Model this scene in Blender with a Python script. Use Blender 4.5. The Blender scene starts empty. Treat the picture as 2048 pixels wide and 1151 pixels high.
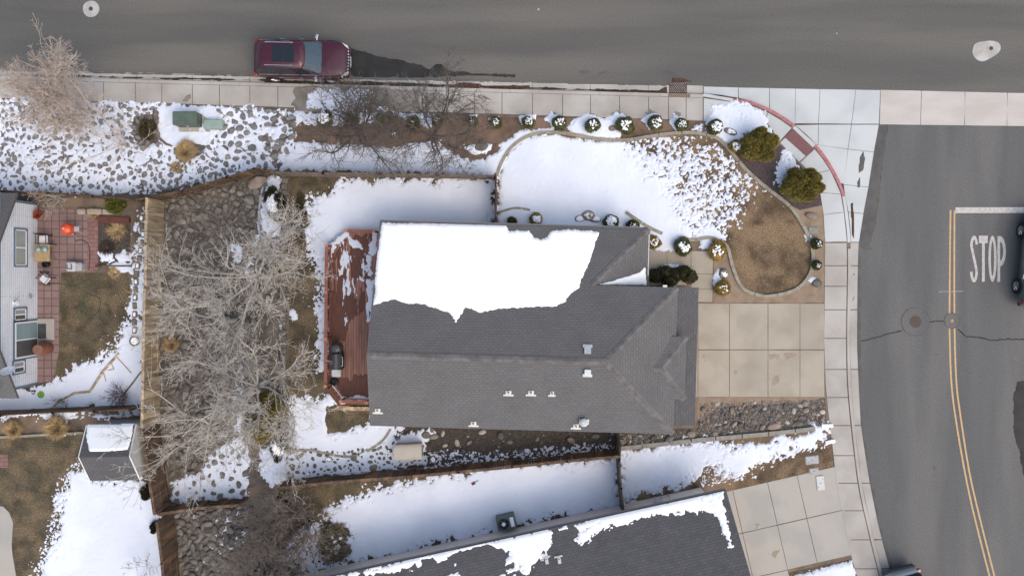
import bpy, bmesh, math, random
import numpy as np
from mathutils import Vector, Matrix
rnd = random.Random(7)
R = math.radians
# ------------------------------------------------------------------ camera, sky, sun
H = 40.0; S = 38.6; CX = 1030.0; CY = 550.0          # drone height, photo pixels per metre on the ground, nadir
scn = bpy.context.scene
cam_d = bpy.data.cameras.new('camera'); cam = bpy.data.objects.new('camera', cam_d)
scn.collection.objects.link(cam); scn.camera = cam
cam.location = (0, 0, H); cam.rotation_euler = (0, 0, 0)
cam_d.sensor_width = 36; cam_d.lens = 36 * H / (2048 / S); cam_d.clip_end = 500
cam_d.shift_x = (1024 - CX) / 2048; cam_d.shift_y = -(575.5 - CY) / 2048
w = bpy.data.worlds.new('World'); scn.world = w; w.use_nodes = True
nt = w.node_tree; bg = nt.nodes['Background']
sky = nt.nodes.new('ShaderNodeTexSky'); sky.sky_type = 'NISHITA'; sky.sun_disc = False
SUN_EL, SUN_AZ = 54, 138
sky.sun_elevation = R(SUN_EL); sky.sun_rotation = R(SUN_AZ); sky.air_density = 1.3; sky.dust_density = 4.5; sky.ozone_density = 0.3
nt.links.new(sky.outputs[0], bg.inputs[0]); bg.inputs[1].default_value = 0.15
sl = bpy.data.lights.new('sun', 'SUN'); so = bpy.data.objects.new('sun', sl); scn.collection.objects.link(so)
sl.energy = 0.5; sl.angle = R(100); sl.color = (1, 0.99, 0.98)
az = R(SUN_AZ); sd = Vector((math.sin(az) * math.cos(R(SUN_EL)), math.cos(az) * math.cos(R(SUN_EL)), math.sin(R(SUN_EL))))
so.rotation_euler = sd.to_track_quat('Z', 'Y').to_euler(); so.location = (0, 0, 30)
scn.view_settings.view_transform = 'Standard'; scn.view_settings.look = 'None'
scn.view_settings.exposure = 0.56; scn.view_settings.gamma = 1
# ------------------------------------------------------------------ helpers
def P(px, py, h=0.0):
    k = (H - h) / H / S
    return Vector(((px - CX) * k, -(py - CY) * k, h))
def PP(pts, h=0.0): return [P(x, y, h) for x, y in pts]
def lin(c): return tuple(((v / 255) / 12.92 if v <= 10 else (((v / 255) + .055) / 1.055) ** 2.4) for v in c)
def col(c, k=0.9): return tuple(min(.93, v * k) for v in lin(c)) + (1,)

def mat(name, c, c2=None, scale=3.0, rough=.85, bump=0.0, bscale=30.0, detail=6, stretch=(1, 1, 1), k=.9, metal=0, c3=None, s3=.4, t3=(.45, .6),
        fine=None, rand=0, coord='P', spec=.3, contrast=(.35, .65), coat=0):
    m = bpy.data.materials.new(name); m.use_nodes = True; n = m.node_tree.nodes; L = m.node_tree.links
    b = n['Principled BSDF']; b.inputs['Roughness'].default_value = rough; b.inputs['Metallic'].default_value = metal
    b.inputs['Specular IOR Level'].default_value = spec
    if coat: b.inputs['Coat Weight'].default_value = coat; b.inputs['Coat Roughness'].default_value = .08
    if coord == 'P': g = n.new('ShaderNodeNewGeometry'); src = g.outputs['Position']
    elif coord == 'O': g = n.new('ShaderNodeTexCoord'); src = g.outputs['Object']
    else: g = n.new('ShaderNodeUVMap'); src = g.outputs[0]
    mp = n.new('ShaderNodeMapping'); L.new(src, mp.inputs[0]); mp.inputs['Scale'].default_value = stretch
    def noise(s, d=detail, v=mp.outputs[0]):
        t = n.new('ShaderNodeTexNoise'); t.inputs['Scale'].default_value = s; t.inputs['Detail'].default_value = d; L.new(v, t.inputs[0]); return t.outputs['Fac']
    def ramp(f, lo, hi):
        r = n.new('ShaderNodeMapRange'); r.inputs[1].default_value = lo; r.inputs[2].default_value = hi; L.new(f, r.inputs[0]); return r.outputs[0]
    def mix(f, a, bb, mode='MIX'):
        x = n.new('ShaderNodeMix'); x.data_type = 'RGBA'; x.blend_type = mode
        if isinstance(f, float): x.inputs[0].default_value = f
        else: L.new(f, x.inputs[0])
        for i, v in ((6, a), (7, bb)):
            if isinstance(v, tuple): x.inputs[i].default_value = v
            else: L.new(v, x.inputs[i])
        return x.outputs[2]
    cur = col(c, k)
    if c2: cur = mix(ramp(noise(scale), *contrast), cur, col(c2, k))
    if c3: cur = mix(ramp(noise(s3, 4), *t3), cur, col(c3, k))
    if fine:   # fine grain: (scale, amount)
        cur = mix(1.0, cur, mix(ramp(noise(fine[0], 3, src), .3, .7), (1 - fine[1],) * 3 + (1,), (1 + fine[1],) * 3 + (1,)), 'MULTIPLY')
    if rand:
        oi = n.new('ShaderNodeObjectInfo')
        cur = mix(1.0, cur, mix(oi.outputs['Random'], (1 - rand, 1 - rand, 1 - rand, 1), (1 + rand, 1 + rand * .9, 1 + rand * .75, 1)), 'MULTIPLY')
    if isinstance(cur, tuple): b.inputs['Base Color'].default_value = cur
    else: L.new(cur, b.inputs['Base Color'])
    if bump:
        bp = n.new('ShaderNodeBump'); bp.inputs['Strength'].default_value = 1; bp.inputs['Distance'].default_value = bump
        L.new(noise(bscale, 4, src), bp.inputs['Height']); L.new(bp.outputs[0], b.inputs['Normal'])
    m['_'] = 1
    return m
def brickmat(name, c1, c2, cm, bw, bh, gap, coord='UV', rough=.9, k=.9, var=None, offset=.5, bump=.004):
    m = mat(name, c1, k=k, rough=rough); n = m.node_tree.nodes; L = m.node_tree.links; b = n['Principled BSDF']
    if coord == 'UV': g = n.new('ShaderNodeUVMap'); src = g.outputs[0]
    else: g = n.new('ShaderNodeNewGeometry'); src = g.outputs['Position']
    t = n.new('ShaderNodeTexBrick'); L.new(src, t.inputs[0]); t.offset = offset
    t.inputs['Color1'].default_value = col(c1, k); t.inputs['Color2'].default_value = col(c2, k); t.inputs['Mortar'].default_value = col(cm, k)
    t.inputs['Scale'].default_value = 1; t.inputs['Brick Width'].default_value = bw; t.inputs['Row Height'].default_value = bh
    t.inputs['Mortar Size'].default_value = gap; t.inputs['Mortar Smooth'].default_value = .3
    out = t.outputs[0]
    no = n.new('ShaderNodeTexNoise'); no.inputs['Scale'].default_value = .7; no.inputs['Detail'].default_value = 5; L.new(src, no.inputs[0])
    no2 = n.new('ShaderNodeTexNoise'); no2.inputs['Scale'].default_value = 9; no2.inputs['Detail'].default_value = 5; L.new(src, no2.inputs[0])
    ad = n.new('ShaderNodeMath'); ad.operation = 'ADD'; L.new(no.outputs[0], ad.inputs[0]); L.new(no2.outputs[0], ad.inputs[1])
    mr = n.new('ShaderNodeMapRange'); mr.inputs[1].default_value = .6; mr.inputs[2].default_value = 1.4; mr.inputs[3].default_value = .86; mr.inputs[4].default_value = 1.14
    L.new(ad.outputs[0], mr.inputs[0])
    x = n.new('ShaderNodeMix'); x.data_type = 'RGBA'; x.blend_type = 'MULTIPLY'; x.inputs[0].default_value = 1
    L.new(out, x.inputs[6]); cb = n.new('ShaderNodeCombineColor')
    for i in range(3): L.new(mr.outputs[0], cb.inputs[i])
    L.new(cb.outputs[0], x.inputs[7]); L.new(x.outputs[2], b.inputs['Base Color'])
    bp = n.new('ShaderNodeBump'); bp.inputs['Distance'].default_value = bump; bp.invert = True; L.new(t.outputs['Fac'], bp.inputs['Height']); L.new(bp.outputs[0], b.inputs['Normal'])
    return m

def link(name, me, m=None, parent=None):
    o = bpy.data.objects.new(name, me); scn.collection.objects.link(o)
    if m is not None and me is not None:
        for q in (m if isinstance(m, (list, tuple)) else [m]): me.materials.append(q)
    if parent: o.parent = parent
    return o
def mesh(name, V, F, m=None, parent=None, smooth=False, mi=None, uv=None):
    if not isinstance(V, np.ndarray) and len(V) < 200:
        us = sorted({i for f in F for i in f})
        if len(us) < len(V): mp_ = {a: b for b, a in enumerate(us)}; V = [V[i] for i in us]; F = [tuple(mp_[i] for i in f) for f in F]
    me = bpy.data.meshes.new(name)
    me.from_pydata([tuple(v) for v in V] if not isinstance(V, np.ndarray) else V.tolist(), [], F if not isinstance(F, np.ndarray) else F.tolist())
    if smooth: me.polygons.foreach_set('use_smooth', [True] * len(me.polygons))
    if mi is not None: me.polygons.foreach_set('material_index', mi)
    if uv is not None:
        l = me.uv_layers.new(name='UVMap'); i = 0
        for p_, us in zip(me.polygons, uv):
            for li, u in zip(p_.loop_indices, us): l.data[li].uv = u
    me.validate(); me.update()
    return link(name, me, m, parent)
def tag(o, label, cat, group=None, kind=None):
    if label: o['label'] = label
    if cat: o['category'] = cat
    if group: o['group'] = group
    if kind: o['kind'] = kind
    return o
def struct(o): o['kind'] = 'structure'; return o
def thing(name, label, cat, loc=(0, 0, 0), rz=0, group=None):
    o = bpy.data.objects.new(name, None); scn.collection.objects.link(o); o.location = loc; o.rotation_euler = (0, 0, rz)
    o.empty_display_size = .3
    return tag(o, label, cat, group)
def dup(root, loc, rz=0, sc=(1, 1, 1), label=None):
    r = root.copy(); scn.collection.objects.link(r); r.location = loc; r.rotation_euler = (0, 0, rz); r.scale = sc
    if label: r['label'] = label
    for ch in list(root.children):
        c = ch.copy(); scn.collection.objects.link(c); c.parent = r
        for g in list(ch.children):
            d = g.copy(); scn.collection.objects.link(d); d.parent = c
    return r
class MB:
    def __init__(s): s.V = []; s.F = []; s.M = []
    def add(s, V, F, mi=0):
        k = len(s.V); s.V += [tuple(v) for v in V]; s.F += [tuple(i + k for i in f) for f in F]; s.M += [mi] * len(F); return s
    def box(s, x0, y0, z0, x1, y1, z1, mi=0, rot=None, at=(0, 0, 0)):
        V = [Vector((x, y, z)) for z in (z0, z1) for (x, y) in ((x0, y0), (x1, y0), (x1, y1), (x0, y1))]
        if rot is not None: V = [rot @ v for v in V]
        V = [v + Vector(at) for v in V]
        return s.add(V, [(3, 2, 1, 0), (4, 5, 6, 7), (0, 1, 5, 4), (1, 2, 6, 5), (2, 3, 7, 6), (3, 0, 4, 7)], mi)
    def bev(s, x0, y0, z0, x1, y1, z1, b=.02, mi=0, at=(0, 0, 0), rz=0):
        # box with chamfered vertical edges and top
        def ring(i, z): 
            return [(x0 + i + b, y0 + i, z), (x1 - i - b, y0 + i, z), (x1 - i, y0 + i + b, z), (x1 - i, y1 - i - b, z), (x1 - i - b, y1 - i, z), (x0 + i + b, y1 - i, z), (x0 + i, y1 - i - b, z), (x0 + i, y0 + i + b, z)]
        V = ring(0, z0) + ring(0, z1 - b) + ring(b, z1); M = Matrix.Rotation(rz, 3, 'Z'); V = [M @ Vector(v) + Vector(at) for v in V]
        F = [tuple(range(7, -1, -1)), tuple(range(16, 24))]
        for r in (0, 8): F += [(r + i, r + (i + 1) % 8, r + 8 + (i + 1) % 8, r + 8 + i) for i in range(8)]
        return s.add(V, F, mi)
    def tube(s, a, b, r0, r1=None, n=8, mi=0, cap=True):
        a = Vector(a); b = Vector(b); r1 = r0 if r1 is None else r1; d = (b - a).normalized()
        u = d.orthogonal().normalized(); v = d.cross(u)
        V = [a + (u * math.cos(t) + v * math.sin(t)) * r0 for t in [2 * math.pi * i / n for i in range(n)]] + [b + (u * math.cos(t) + v * math.sin(t)) * r1 for t in [2 * math.pi * i / n for i in range(n)]]
        F = [(i, (i + 1) % n, n + (i + 1) % n, n + i) for i in range(n)]
        if cap: F += [tuple(range(n - 1, -1, -1)), tuple(range(n, 2 * n))]
        return s.add(V, F, mi)
    def path(s, pts, r, n=6, mi=0):
        for a, b in zip(pts[:-1], pts[1:]): s.tube(a, b, r, r, n, mi)
        return s
    def lathe(s, prof, n=24, at=(0, 0, 0), mi=0, rot=None):
        V = []; F = []
        for r, z in prof:
            for i in range(n):
                v = Vector((r * math.cos(2 * math.pi * i / n), r * math.sin(2 * math.pi * i / n), z))
                if rot is not None: v = rot @ v
                V.append(v + Vector(at))
        for k in range(len(prof) - 1): F += [(k * n + i, k * n + (i + 1) % n, (k + 1) * n + (i + 1) % n, (k + 1) * n + i) for i in range(n)]
        F += [tuple(range(n - 1, -1, -1)), tuple(range((len(prof) - 1) * n, len(prof) * n))]
        return s.add(V, F, mi)
    def prism(s, pts, z0, z1, mi=0):
        n = len(pts)
        a = sum(pts[i][0] * pts[(i + 1) % n][1] - pts[(i + 1) % n][0] * pts[i][1] for i in range(n))
        if a < 0: pts = pts[::-1]
        V = [(p[0], p[1], z0) for p in pts] + [(p[0], p[1], z1) for p in pts]
        return s.add(V, [tuple(range(n - 1, -1, -1)), tuple(range(n, 2 * n))] + [(i, (i + 1) % n, n + (i + 1) % n, n + i) for i in range(n)], mi)
    def build(s, name, m, parent=None, smooth=False): return mesh(name, s.V, s.F, m, parent, smooth, s.M)
def ribbon_pts(pts, wd):
    L, Rr = [], []
    for i, p in enumerate(pts):
        a = pts[max(0, i - 1)]; b = pts[min(len(pts) - 1, i + 1)]; d = Vector((b[0] - a[0], b[1] - a[1])).normalized(); nn = Vector((-d.y, d.x)) * wd / 2
        L.append((p[0] + nn.x, p[1] + nn.y)); Rr.append((p[0] - nn.x, p[1] - nn.y))
    return L, Rr
def ribbon(mb, pts, wd, z0, z1, mi=0, gap=None):
    L, Rr = ribbon_pts(pts, wd)
    for i in range(len(pts) - 1): mb.prism([L[i], L[i + 1], Rr[i + 1], Rr[i]], z0, z1, mi)
    return mb
def catmull(pts, n=6):
    out = []
    for i in range(len(pts) - 1):
        p0 = pts[max(0, i - 1)]; p1 = pts[i]; p2 = pts[i + 1]; p3 = pts[min(len(pts) - 1, i + 2)]
        for k in range(n):
            t = k / n
            out.append(tuple(.5 * (2 * p1[j] + (p2[j] - p0[j]) * t + (2 * p0[j] - 5 * p1[j] + 4 * p2[j] - p3[j]) * t * t + (3 * p1[j] - p0[j] - 3 * p2[j] + p3[j]) * t ** 3) for j in (0, 1)))
    out.append(tuple(pts[-1][:2])); return out
# ---- numpy noise and signed distance
def vnoise(X, Y, f, seed):
    r = np.random.RandomState(seed).rand(257, 257)
    x = X * f + 1000.37; y = Y * f + 1000.71; xi = np.floor(x).astype(int); yi = np.floor(y).astype(int); fx = x - xi; fy = y - yi
    fx = fx * fx * (3 - 2 * fx); fy = fy * fy * (3 - 2 * fy); xi %= 256; yi %= 256
    return (r[xi, yi] * (1 - fx) + r[xi + 1, yi] * fx) * (1 - fy) + (r[xi, yi + 1] * (1 - fx) + r[xi + 1, yi + 1] * fx) * fy
def fbm(X, Y, f, seed, o=4):
    s = 0; a = 1; t = 0
    for i in range(o): s = s + a * vnoise(X, Y, f * 2 ** i, seed + i); t += a; a *= .55
    return s / t * 2 - 1
def sdf(poly, X, Y):
    d = np.full(X.shape, 1e9); ins = np.zeros(X.shape, bool); n = len(poly)
    for i in range(n):
        ax, ay = poly[i][0], poly[i][1]; bx, by = poly[(i + 1) % n][0], poly[(i + 1) % n][1]
        ex, ey = bx - ax, by - ay; l2 = ex * ex + ey * ey + 1e-12
        t = np.clip(((X - ax) * ex + (Y - ay) * ey) / l2, 0, 1)
        d = np.minimum(d, (X - ax - t * ex) ** 2 + (Y - ay - t * ey) ** 2)
        c = (ay > Y) != (by > Y)
        with np.errstate(divide='ignore', invalid='ignore'): ins ^= c & (X < ex * (Y - ay) / (ey + 1e-15) + ax)
    d = np.sqrt(d); return np.where(ins, d, -d)
def inpoly(p, poly):
    x, y = p[0], p[1]; r = False; n = len(poly)
    for i in range(n):
        a = poly[i]; b = poly[(i + 1) % n]
        if (a[1] > y) != (b[1] > y) and x < (b[0] - a[0]) * (y - a[1]) / (b[1] - a[1]) + a[0]: r = not r
    return r
def sheet(name, X, Y, Fm, zbase, thick, soft, m, parent=None, und=0.0, low=.03, nlow=0):
    """height sheet that rises out of the ground where the field Fm (metres, >0 inside) is positive"""
    t = np.clip(Fm / soft, -1, 1); up = np.where(t > 0, 1 - (1 - t) ** 2, 0)
    Z = zbase + np.where(t > 0, up * thick, t * low)
    if und is not 0: Z = Z + und * np.clip(t, 0, 1)
    keep = (np.maximum.reduce([Fm[:-1, :-1], Fm[1:, :-1], Fm[1:, 1:], Fm[:-1, 1:]]) > 0)
    idx = np.arange(X.size).reshape(X.shape)
    F = np.stack([idx[:-1, :-1][keep], idx[1:, :-1][keep], idx[1:, 1:][keep], idx[:-1, 1:][keep]], 1)
    if len(F) == 0: return None
    used = np.unique(F); mp = np.zeros(X.size, int); mp[used] = np.arange(len(used)); F = mp[F]
    V = np.stack([X.ravel()[used], Y.ravel()[used], (Z + 0 * X).ravel()[used]], 1)
    return mesh(name, V, F, m, parent, smooth=True)
def grid(x0, y0, x1, y1, res):
    return np.meshgrid(np.arange(x0, x1, res), np.arange(y0, y1, res), indexing='ij')
def blot(name, pts, zb, m, amp=.12, f=2.5, seed=1, thick=.004, res=.05, pad=.3, h=0, stretch=(1, 1), soft=.03, thr=0, holes=0, hf=3.):
    pl = PP(pts, zb); xs = [p[0] for p in pl]; ys = [p[1] for p in pl]
    X, Y = grid(min(xs) - pad, min(ys) - pad, max(xs) + pad, max(ys) + pad, res)
    Fm = sdf(pl, X, Y) + amp * fbm(X * stretch[0], Y * stretch[1], f, seed) - thr
    if holes: Fm = np.minimum(Fm, .4 * (fbm(X * stretch[0], Y * stretch[1], hf, seed + 50) + holes))
    return sheet(name, X, Y, Fm, zb, thick, soft, m, low=.02)
# ------------------------------------------------------------------ materials
ASPH = mat('asphalt', (98, 97, 93), (90, 89, 86), .8, .9, .003, 60, stretch=(.12, 1, 1), c3=(107, 104, 99), s3=.35, fine=(15, .17))
ASPH2 = mat('asphalt_side', (99, 99, 98), (91, 91, 91), .7, .9, .003, 60, stretch=(1, .15, 1), c3=(106, 105, 103), s3=.5, fine=(15, .17))
PATCH = mat('asphalt_patch', (84, 82, 80), (96, 94, 92), 2, .9, .003, 50, fine=(60, .12))
WET = mat('wet_asphalt', (44, 43, 43), (56, 55, 53), 1.5, .75, 0, fine=(50, .12))
WETC = mat('wet_concrete', (112, 105, 96), (136, 130, 120), 2, .6, 0, fine=(40, .05))
CONC = mat('concrete', (170, 165, 158), (158, 153, 146), .9, .9, .002, 40, c3=(178, 174, 168), s3=.4, fine=(35, .05))
CONN = mat('new_concrete', (188, 192, 192), (179, 183, 184), .9, .85, .001, 40, c3=(194, 198, 198), s3=.3, fine=(30, .03))
CONG = mat('gutter_concrete', (194, 188, 182), (182, 176, 169), 1.2, .9, .001, 40, stretch=(.4, 1, 1), fine=(30, .05))
CREAM = mat('driveway_concrete', (163, 155, 141), (155, 146, 131), .8, .9, .002, 40, c3=(169, 161, 146), s3=.5, fine=(40, .05))
CONS = mat('neighbour_concrete', (170, 165, 157), (177, 171, 163), .5, .9, .002, 40, c3=(162, 160, 154), s3=.5, fine=(40, .05))
STAIN = mat('concrete_stain', (146, 133, 117), (156, 143, 127), 2, .9)
RED = mat('red_curb_paint', (162, 92, 98), (176, 128, 130), 6, .7, fine=(40, .1))
PLATE = mat('warning_plate', (118, 84, 84), (124, 90, 90), 5, .8, .004, 60)
WHITEP = mat('white_road_paint', (200, 196, 190), (174, 170, 165), 8, .8, fine=(60, .1))
YELP = mat('yellow_road_paint', (206, 172, 124), (178, 152, 116), 8, .8, fine=(60, .12))
DIRT = mat('dirt', (110, 98, 87), (88, 78, 68), 2.2, .97, .02, 14, c3=(128, 112, 96), s3=.6, fine=(28, .22))
DIRT2 = mat('pale_dirt', (150, 132, 114), (132, 114, 96), 2.2, .97, .015, 14, fine=(28, .14))
BED = mat('bed_soil', (106, 98, 90), (82, 75, 68), 2.5, .97, .03, 12, c3=(116, 106, 96), s3=.8, fine=(24, .3))
LAWN = mat('dormant_lawn', (118, 99, 79), (82, 69, 54), 1.6, .97, .03, 30, c3=(132, 112, 88), s3=.7, fine=(15, .5))
LAWN2 = mat('olive_lawn', (96, 87, 70), (74, 67, 54), 1.4, .97, .03, 30, c3=(112, 98, 77), s3=1.1, fine=(15, .5))
MULCH = mat('mulch', (96, 84, 84), (78, 66, 66), 8, .97, .03, 25, fine=(30, .4))
GRAV = mat('dark_gravel', (88, 80, 73), (66, 60, 54), 7, .95, .03, 20, fine=(22, .4))
GRAV2 = mat('gravel_bed_ground', (94, 86, 80), (72, 66, 60), 6, .95, .03, 20, fine=(22, .35))
SNOW = mat('snow', (233, 239, 249), (225, 232, 245), .5, .8, .014, 6, k=.85, spec=.2, c3=(222, 228, 240), s3=.25)
SNOWR = mat('roof_snow', (252, 253, 254), None, rough=.8, k=.93, spec=.2, bump=.01, bscale=5)
ROCKG = mat('grey_rock', (142, 141, 140), (112, 110, 108), 5, .9, .02, 12, rand=.28, fine=(20, .14))
ROCKB = mat('brown_rock', (134, 129, 122), (104, 99, 93), 4, .9, .02, 12, rand=.28, fine=(20, .14))
ROCKR = mat('river_stone', (122, 119, 115), (94, 91, 88), 3, .8, .006, 12, rand=.3, fine=(16, .1))
ROCKP = mat('pink_stone', (150, 137, 126), (124, 112, 103), 3, .8, .006, 12, rand=.2, fine=(16, .1))
SHIN = brickmat('roof_shingles', (98, 98, 99), (105, 103, 102), (86, 86, 87), .24, .135, .012, bump=.003)
SHINB = brickmat('wet_roof_shingles', (86, 86, 89), (95, 94, 95), (74, 74, 77), .24, .135, .012, bump=.003)
RIDGE = mat('ridge_shingles', (94, 90, 88), (114, 112, 112), 3, .9, fine=(20, .1))
METAL = mat('vent_metal', (196, 200, 202), (176, 180, 182), 6, .45, metal=.2)
PIPE = mat('white_vent', (214, 212, 206), (196, 194, 188), 6, .6)
WOOD = mat('weathered_fence_wood', (180, 162, 136), (134, 116, 96), 7, .9, stretch=(1, 1, .12), c3=(206, 186, 156), s3=4, t3=(.5, .62), fine=(30, .12))
WOODD = mat('dark_fence_wood', (104, 86, 70), (70, 57, 48), 7, .9, stretch=(1, 1, .12), c3=(124, 98, 78), s3=3, t3=(.52, .64), fine=(30, .12))
WOODG = mat('grey_fence_wood', (126, 116, 106), (96, 88, 80), 7, .9, stretch=(1, 1, .15), fine=(30, .12))
DECKM = mat('red_deck_stain', (148, 112, 100), (128, 94, 84), 3, .8, stretch=(6, .5, 1), c3=(160, 118, 104), s3=1.2, fine=(30, .08))
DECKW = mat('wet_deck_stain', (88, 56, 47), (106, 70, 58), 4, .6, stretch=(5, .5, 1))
RAILM = mat('rail_stain', (142, 92, 78), (126, 80, 68), 4, .75)
SIDE = mat('white_siding', (204, 210, 218), (196, 202, 211), 1.5, .7)
BLUE = mat('blue_trim', (98, 116, 134), None, rough=.6)
WHT = mat('white_trim', (226, 228, 230), None, rough=.5)
BEIGE = mat('beige_stucco', (238, 225, 215), (230, 217, 207), 3, .9)
TAUPE = mat('taupe_wall', (150, 140, 130), None)
BARK = mat('brown_bark', (112, 103, 98), (84, 76, 72), 9, .95)
TWIG = mat('brown_twigs', (122, 112, 105), (94, 86, 80), 5, .95)
BARKP = mat('pale_bark', (206, 200, 192), (168, 161, 152), 9, .95)
TWIGP = mat('pale_twigs', (214, 207, 198), (172, 164, 155), 3, .95)
TWIGS = mat('straw_twigs', (212, 198, 186), (182, 165, 152), 2, .95)
TWIGR = mat('red_twigs', (104, 66, 58), (84, 56, 50), 5, .95)
LEAF = mat('boxwood_leaves', (106, 110, 70), (76, 82, 54), 9, .8, rand=.15, c3=(96, 98, 56), s3=12, t3=(.55, .7))
LEAFY = mat('golden_leaves', (168, 138, 70), (118, 104, 52), 9, .8, rand=.1, c3=(200, 172, 104), s3=12, t3=(.55, .7))
LEAFO = mat('olive_needles', (146, 134, 68), (106, 101, 52), 5, .85, c3=(136, 116, 52), s3=2.2, t3=(.5, .65))
LEAFD = mat('dark_evergreen', (58, 58, 36), (40, 42, 28), 6, .85, c3=(78, 72, 44), s3=3)
LEAFB = mat('brown_evergreen', (86, 78, 56), (62, 56, 42), 6, .9, c3=(104, 94, 70), s3=3)
STRAW = mat('straw_grass', (186, 160, 118), (150, 126, 90), 6, .95)
LITTER = mat('leaf_litter', (70, 60, 52), (50, 44, 40), 6, .9, fine=(20, .3))
LITTERB = mat('rust_leaf_litter', (92, 68, 54), (62, 48, 40), 9, .95, fine=(20, .35))
GREENB = mat('transformer_green', (92, 108, 96), (78, 92, 82), 3, .5)
GREENP = mat('pale_green_box', (150, 168, 158), (138, 156, 146), 3, .55)
PAVER = brickmat('red_pavers', (140, 118, 115), (130, 108, 105), (104, 86, 83), .4, .4, .03, coord='P', offset=0)
BRICKP = brickmat('brick_path', (144, 112, 107), (130, 98, 93), (112, 84, 80), .42, .21, .02, coord='P')
ORANGE = mat('orange_enamel', (216, 84, 44), (200, 74, 40), 4, .35, coat=.5)
DARK = mat('black_plastic', (34, 34, 36), None, rough=.5)
GREY = mat('grey_plastic', (168, 170, 172), (158, 160, 162), 3, .6)
GREYD = mat('dark_grey', (84, 88, 90), (74, 77, 80), 5, .4, metal=.3)
TAN = mat('tan_wood', (176, 152, 116), (156, 132, 98), 6, .8)
TERRA = mat('terracotta', (140, 92, 72), (118, 78, 62), 6, .8)
CREAMB = mat('beige_plastic', (178, 171, 160), (168, 161, 150), 2, .6)
EDGE = mat('edging_concrete', (158, 152, 138), (136, 130, 116), 4, .9, fine=(25, .1))
BLOCK = mat('stone_blocks', (128, 120, 110), (104, 98, 90), 5, .95, .01, 20, rand=.12, fine=(20, .15))
HOSE = mat('green_hose', (60, 92, 70), None, rough=.6)
GREENT = mat('green_plastic', (110, 160, 60), None, rough=.5)
CHROME = mat('chrome', (214, 216, 220), None, rough=.2, metal=.9)
RUBBER = mat('tyre_rubber', (30, 30, 31), None, rough=.85)
SEAM = mat('seam', (78, 76, 74), (92, 90, 88), 2)
OLDC = mat('old_concrete', (176, 175, 170), (154, 153, 149), 3, .9, c3=(188, 187, 183), s3=1.5, fine=(25, .1))
IRON = mat('cast_iron', (100, 88, 80), (78, 70, 65), 20, .7, metal=.3)
CRACK = mat('crack', (58, 55, 52), None, rough=.95)
def glassm(name, tint, a):
    m = bpy.data.materials.new(name); m.use_nodes = True; n = m.node_tree.nodes; L = m.node_tree.links; b = n['Principled BSDF']
    b.inputs['Base Color'].default_value = col(tint, .9); b.inputs['Roughness'].default_value = .06; b.inputs['Specular IOR Level'].default_value = .6
    if a < 1:
        t = n.new('ShaderNodeBsdfTransparent'); x = n.new('ShaderNodeMixShader'); x.inputs[0].default_value = a
        L.new(t.outputs[0], x.inputs[1]); L.new(b.outputs[0], x.inputs[2]); L.new(x.outputs[0], n['Material Output'].inputs[0])
    return m
GLASS = glassm('dark_glass', (30, 36, 42), 1); WIND = glassm('windshield_glass', (84, 106, 118), .66)
PANE = glassm('window_pane', (150, 158, 156), 1); PANED = glassm('dark_window_pane', (84, 86, 88), 1); PANEB = glassm('teal_window_pane', (128, 150, 156), 1)
# ------------------------------------------------------------------ ground, roads, sidewalks
ZR = -.13
struct(MB().prism([(-160, -160), (160, -160), (160, 160), (-160, 160)], -.6, -.2).build('ground', DIRT))
K = lambda x: 152 + .0262 * x        # kerb face
G = lambda x: 139 + .0232 * x        # gutter / asphalt joint
B = lambda x: 196 + .032 * x         # back of the walk
curb_r = [(1407, 187), (1466, 197), (1500, 202), (1540, 218), (1566, 233), (1590, 250), (1612, 269), (1632, 289), (1650, 311), (1668, 340), (1681, 366), (1690, 392), (1697, 440), (1701, 484),
          (1702, 540), (1701, 600), (1700, 680), (1702, 767), (1709, 847), (1723, 964), (1741, 1050), (1766, 1151), (1800, 1270), (1860, 1450)]
inner = [(1406, 241), (1470, 246), (1530, 240), (1546, 262), (1562, 284), (1598, 322), (1622, 348), (1638, 384), (1647, 430), (1650, 484), (1649, 600), (1648, 680), (1651, 767), (1658, 840), (1664, 884), (1673, 967), (1684, 1024), (1703, 1114), (1714, 1151), (1750, 1280), (1800, 1440)]
gut_r = [(1758, 249), (1745, 320), (1736, 384), (1726, 440), (1717, 484), (1715, 540), (1714, 640), (1714, 700), (1717, 767), (1721, 847), (1737, 954), (1755, 1044), (1769, 1100), (1783, 1151), (1820, 1270), (1880, 1450)]
yard = [(-900, K(-900)), (1407, 188)] + curb_r[1:] + [(1860, 1700), (-900, 1700)]
struct(MB().prism(PP(yard), -.25, 0).build('yard_ground', DIRT))
struct(MB().prism(PP([(-1800, -1600), (3800, -1600), (3800, 225), (2048, G(2048) + 20), (-1800, G(-1800) + 8)], ZR), -.3, ZR).build('main_road', ASPH))
struct(MB().prism(PP([(1690, 200), (3800, 235), (3800, 3000), (1990, 3000), (1880, 1460), (1700, 900), (1690, 500)], ZR), -.3, ZR + .004).build('side_road', ASPH2))
# gutter pans
mb = MB(); js = [-900, -400, -140, -60, 28, 112, 273, 385, 500, 613, 725, 840, 949, 1065, 1181, 1297, 1340]
for a, b in zip(js[:-1], js[1:]): mb.prism(PP([(a, G(a)), (b - 1, G(b)), (b - 1, K(b)), (a, K(a))], ZR), -.2, ZR + .012)
mb.prism(PP([(1374, G(1374)), (1406, G(1406)), (1406, K(1406) + 1), (1374, K(1374))], ZR), -.2, ZR + .012)
struct(mb.build('gutter', CONC))
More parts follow.
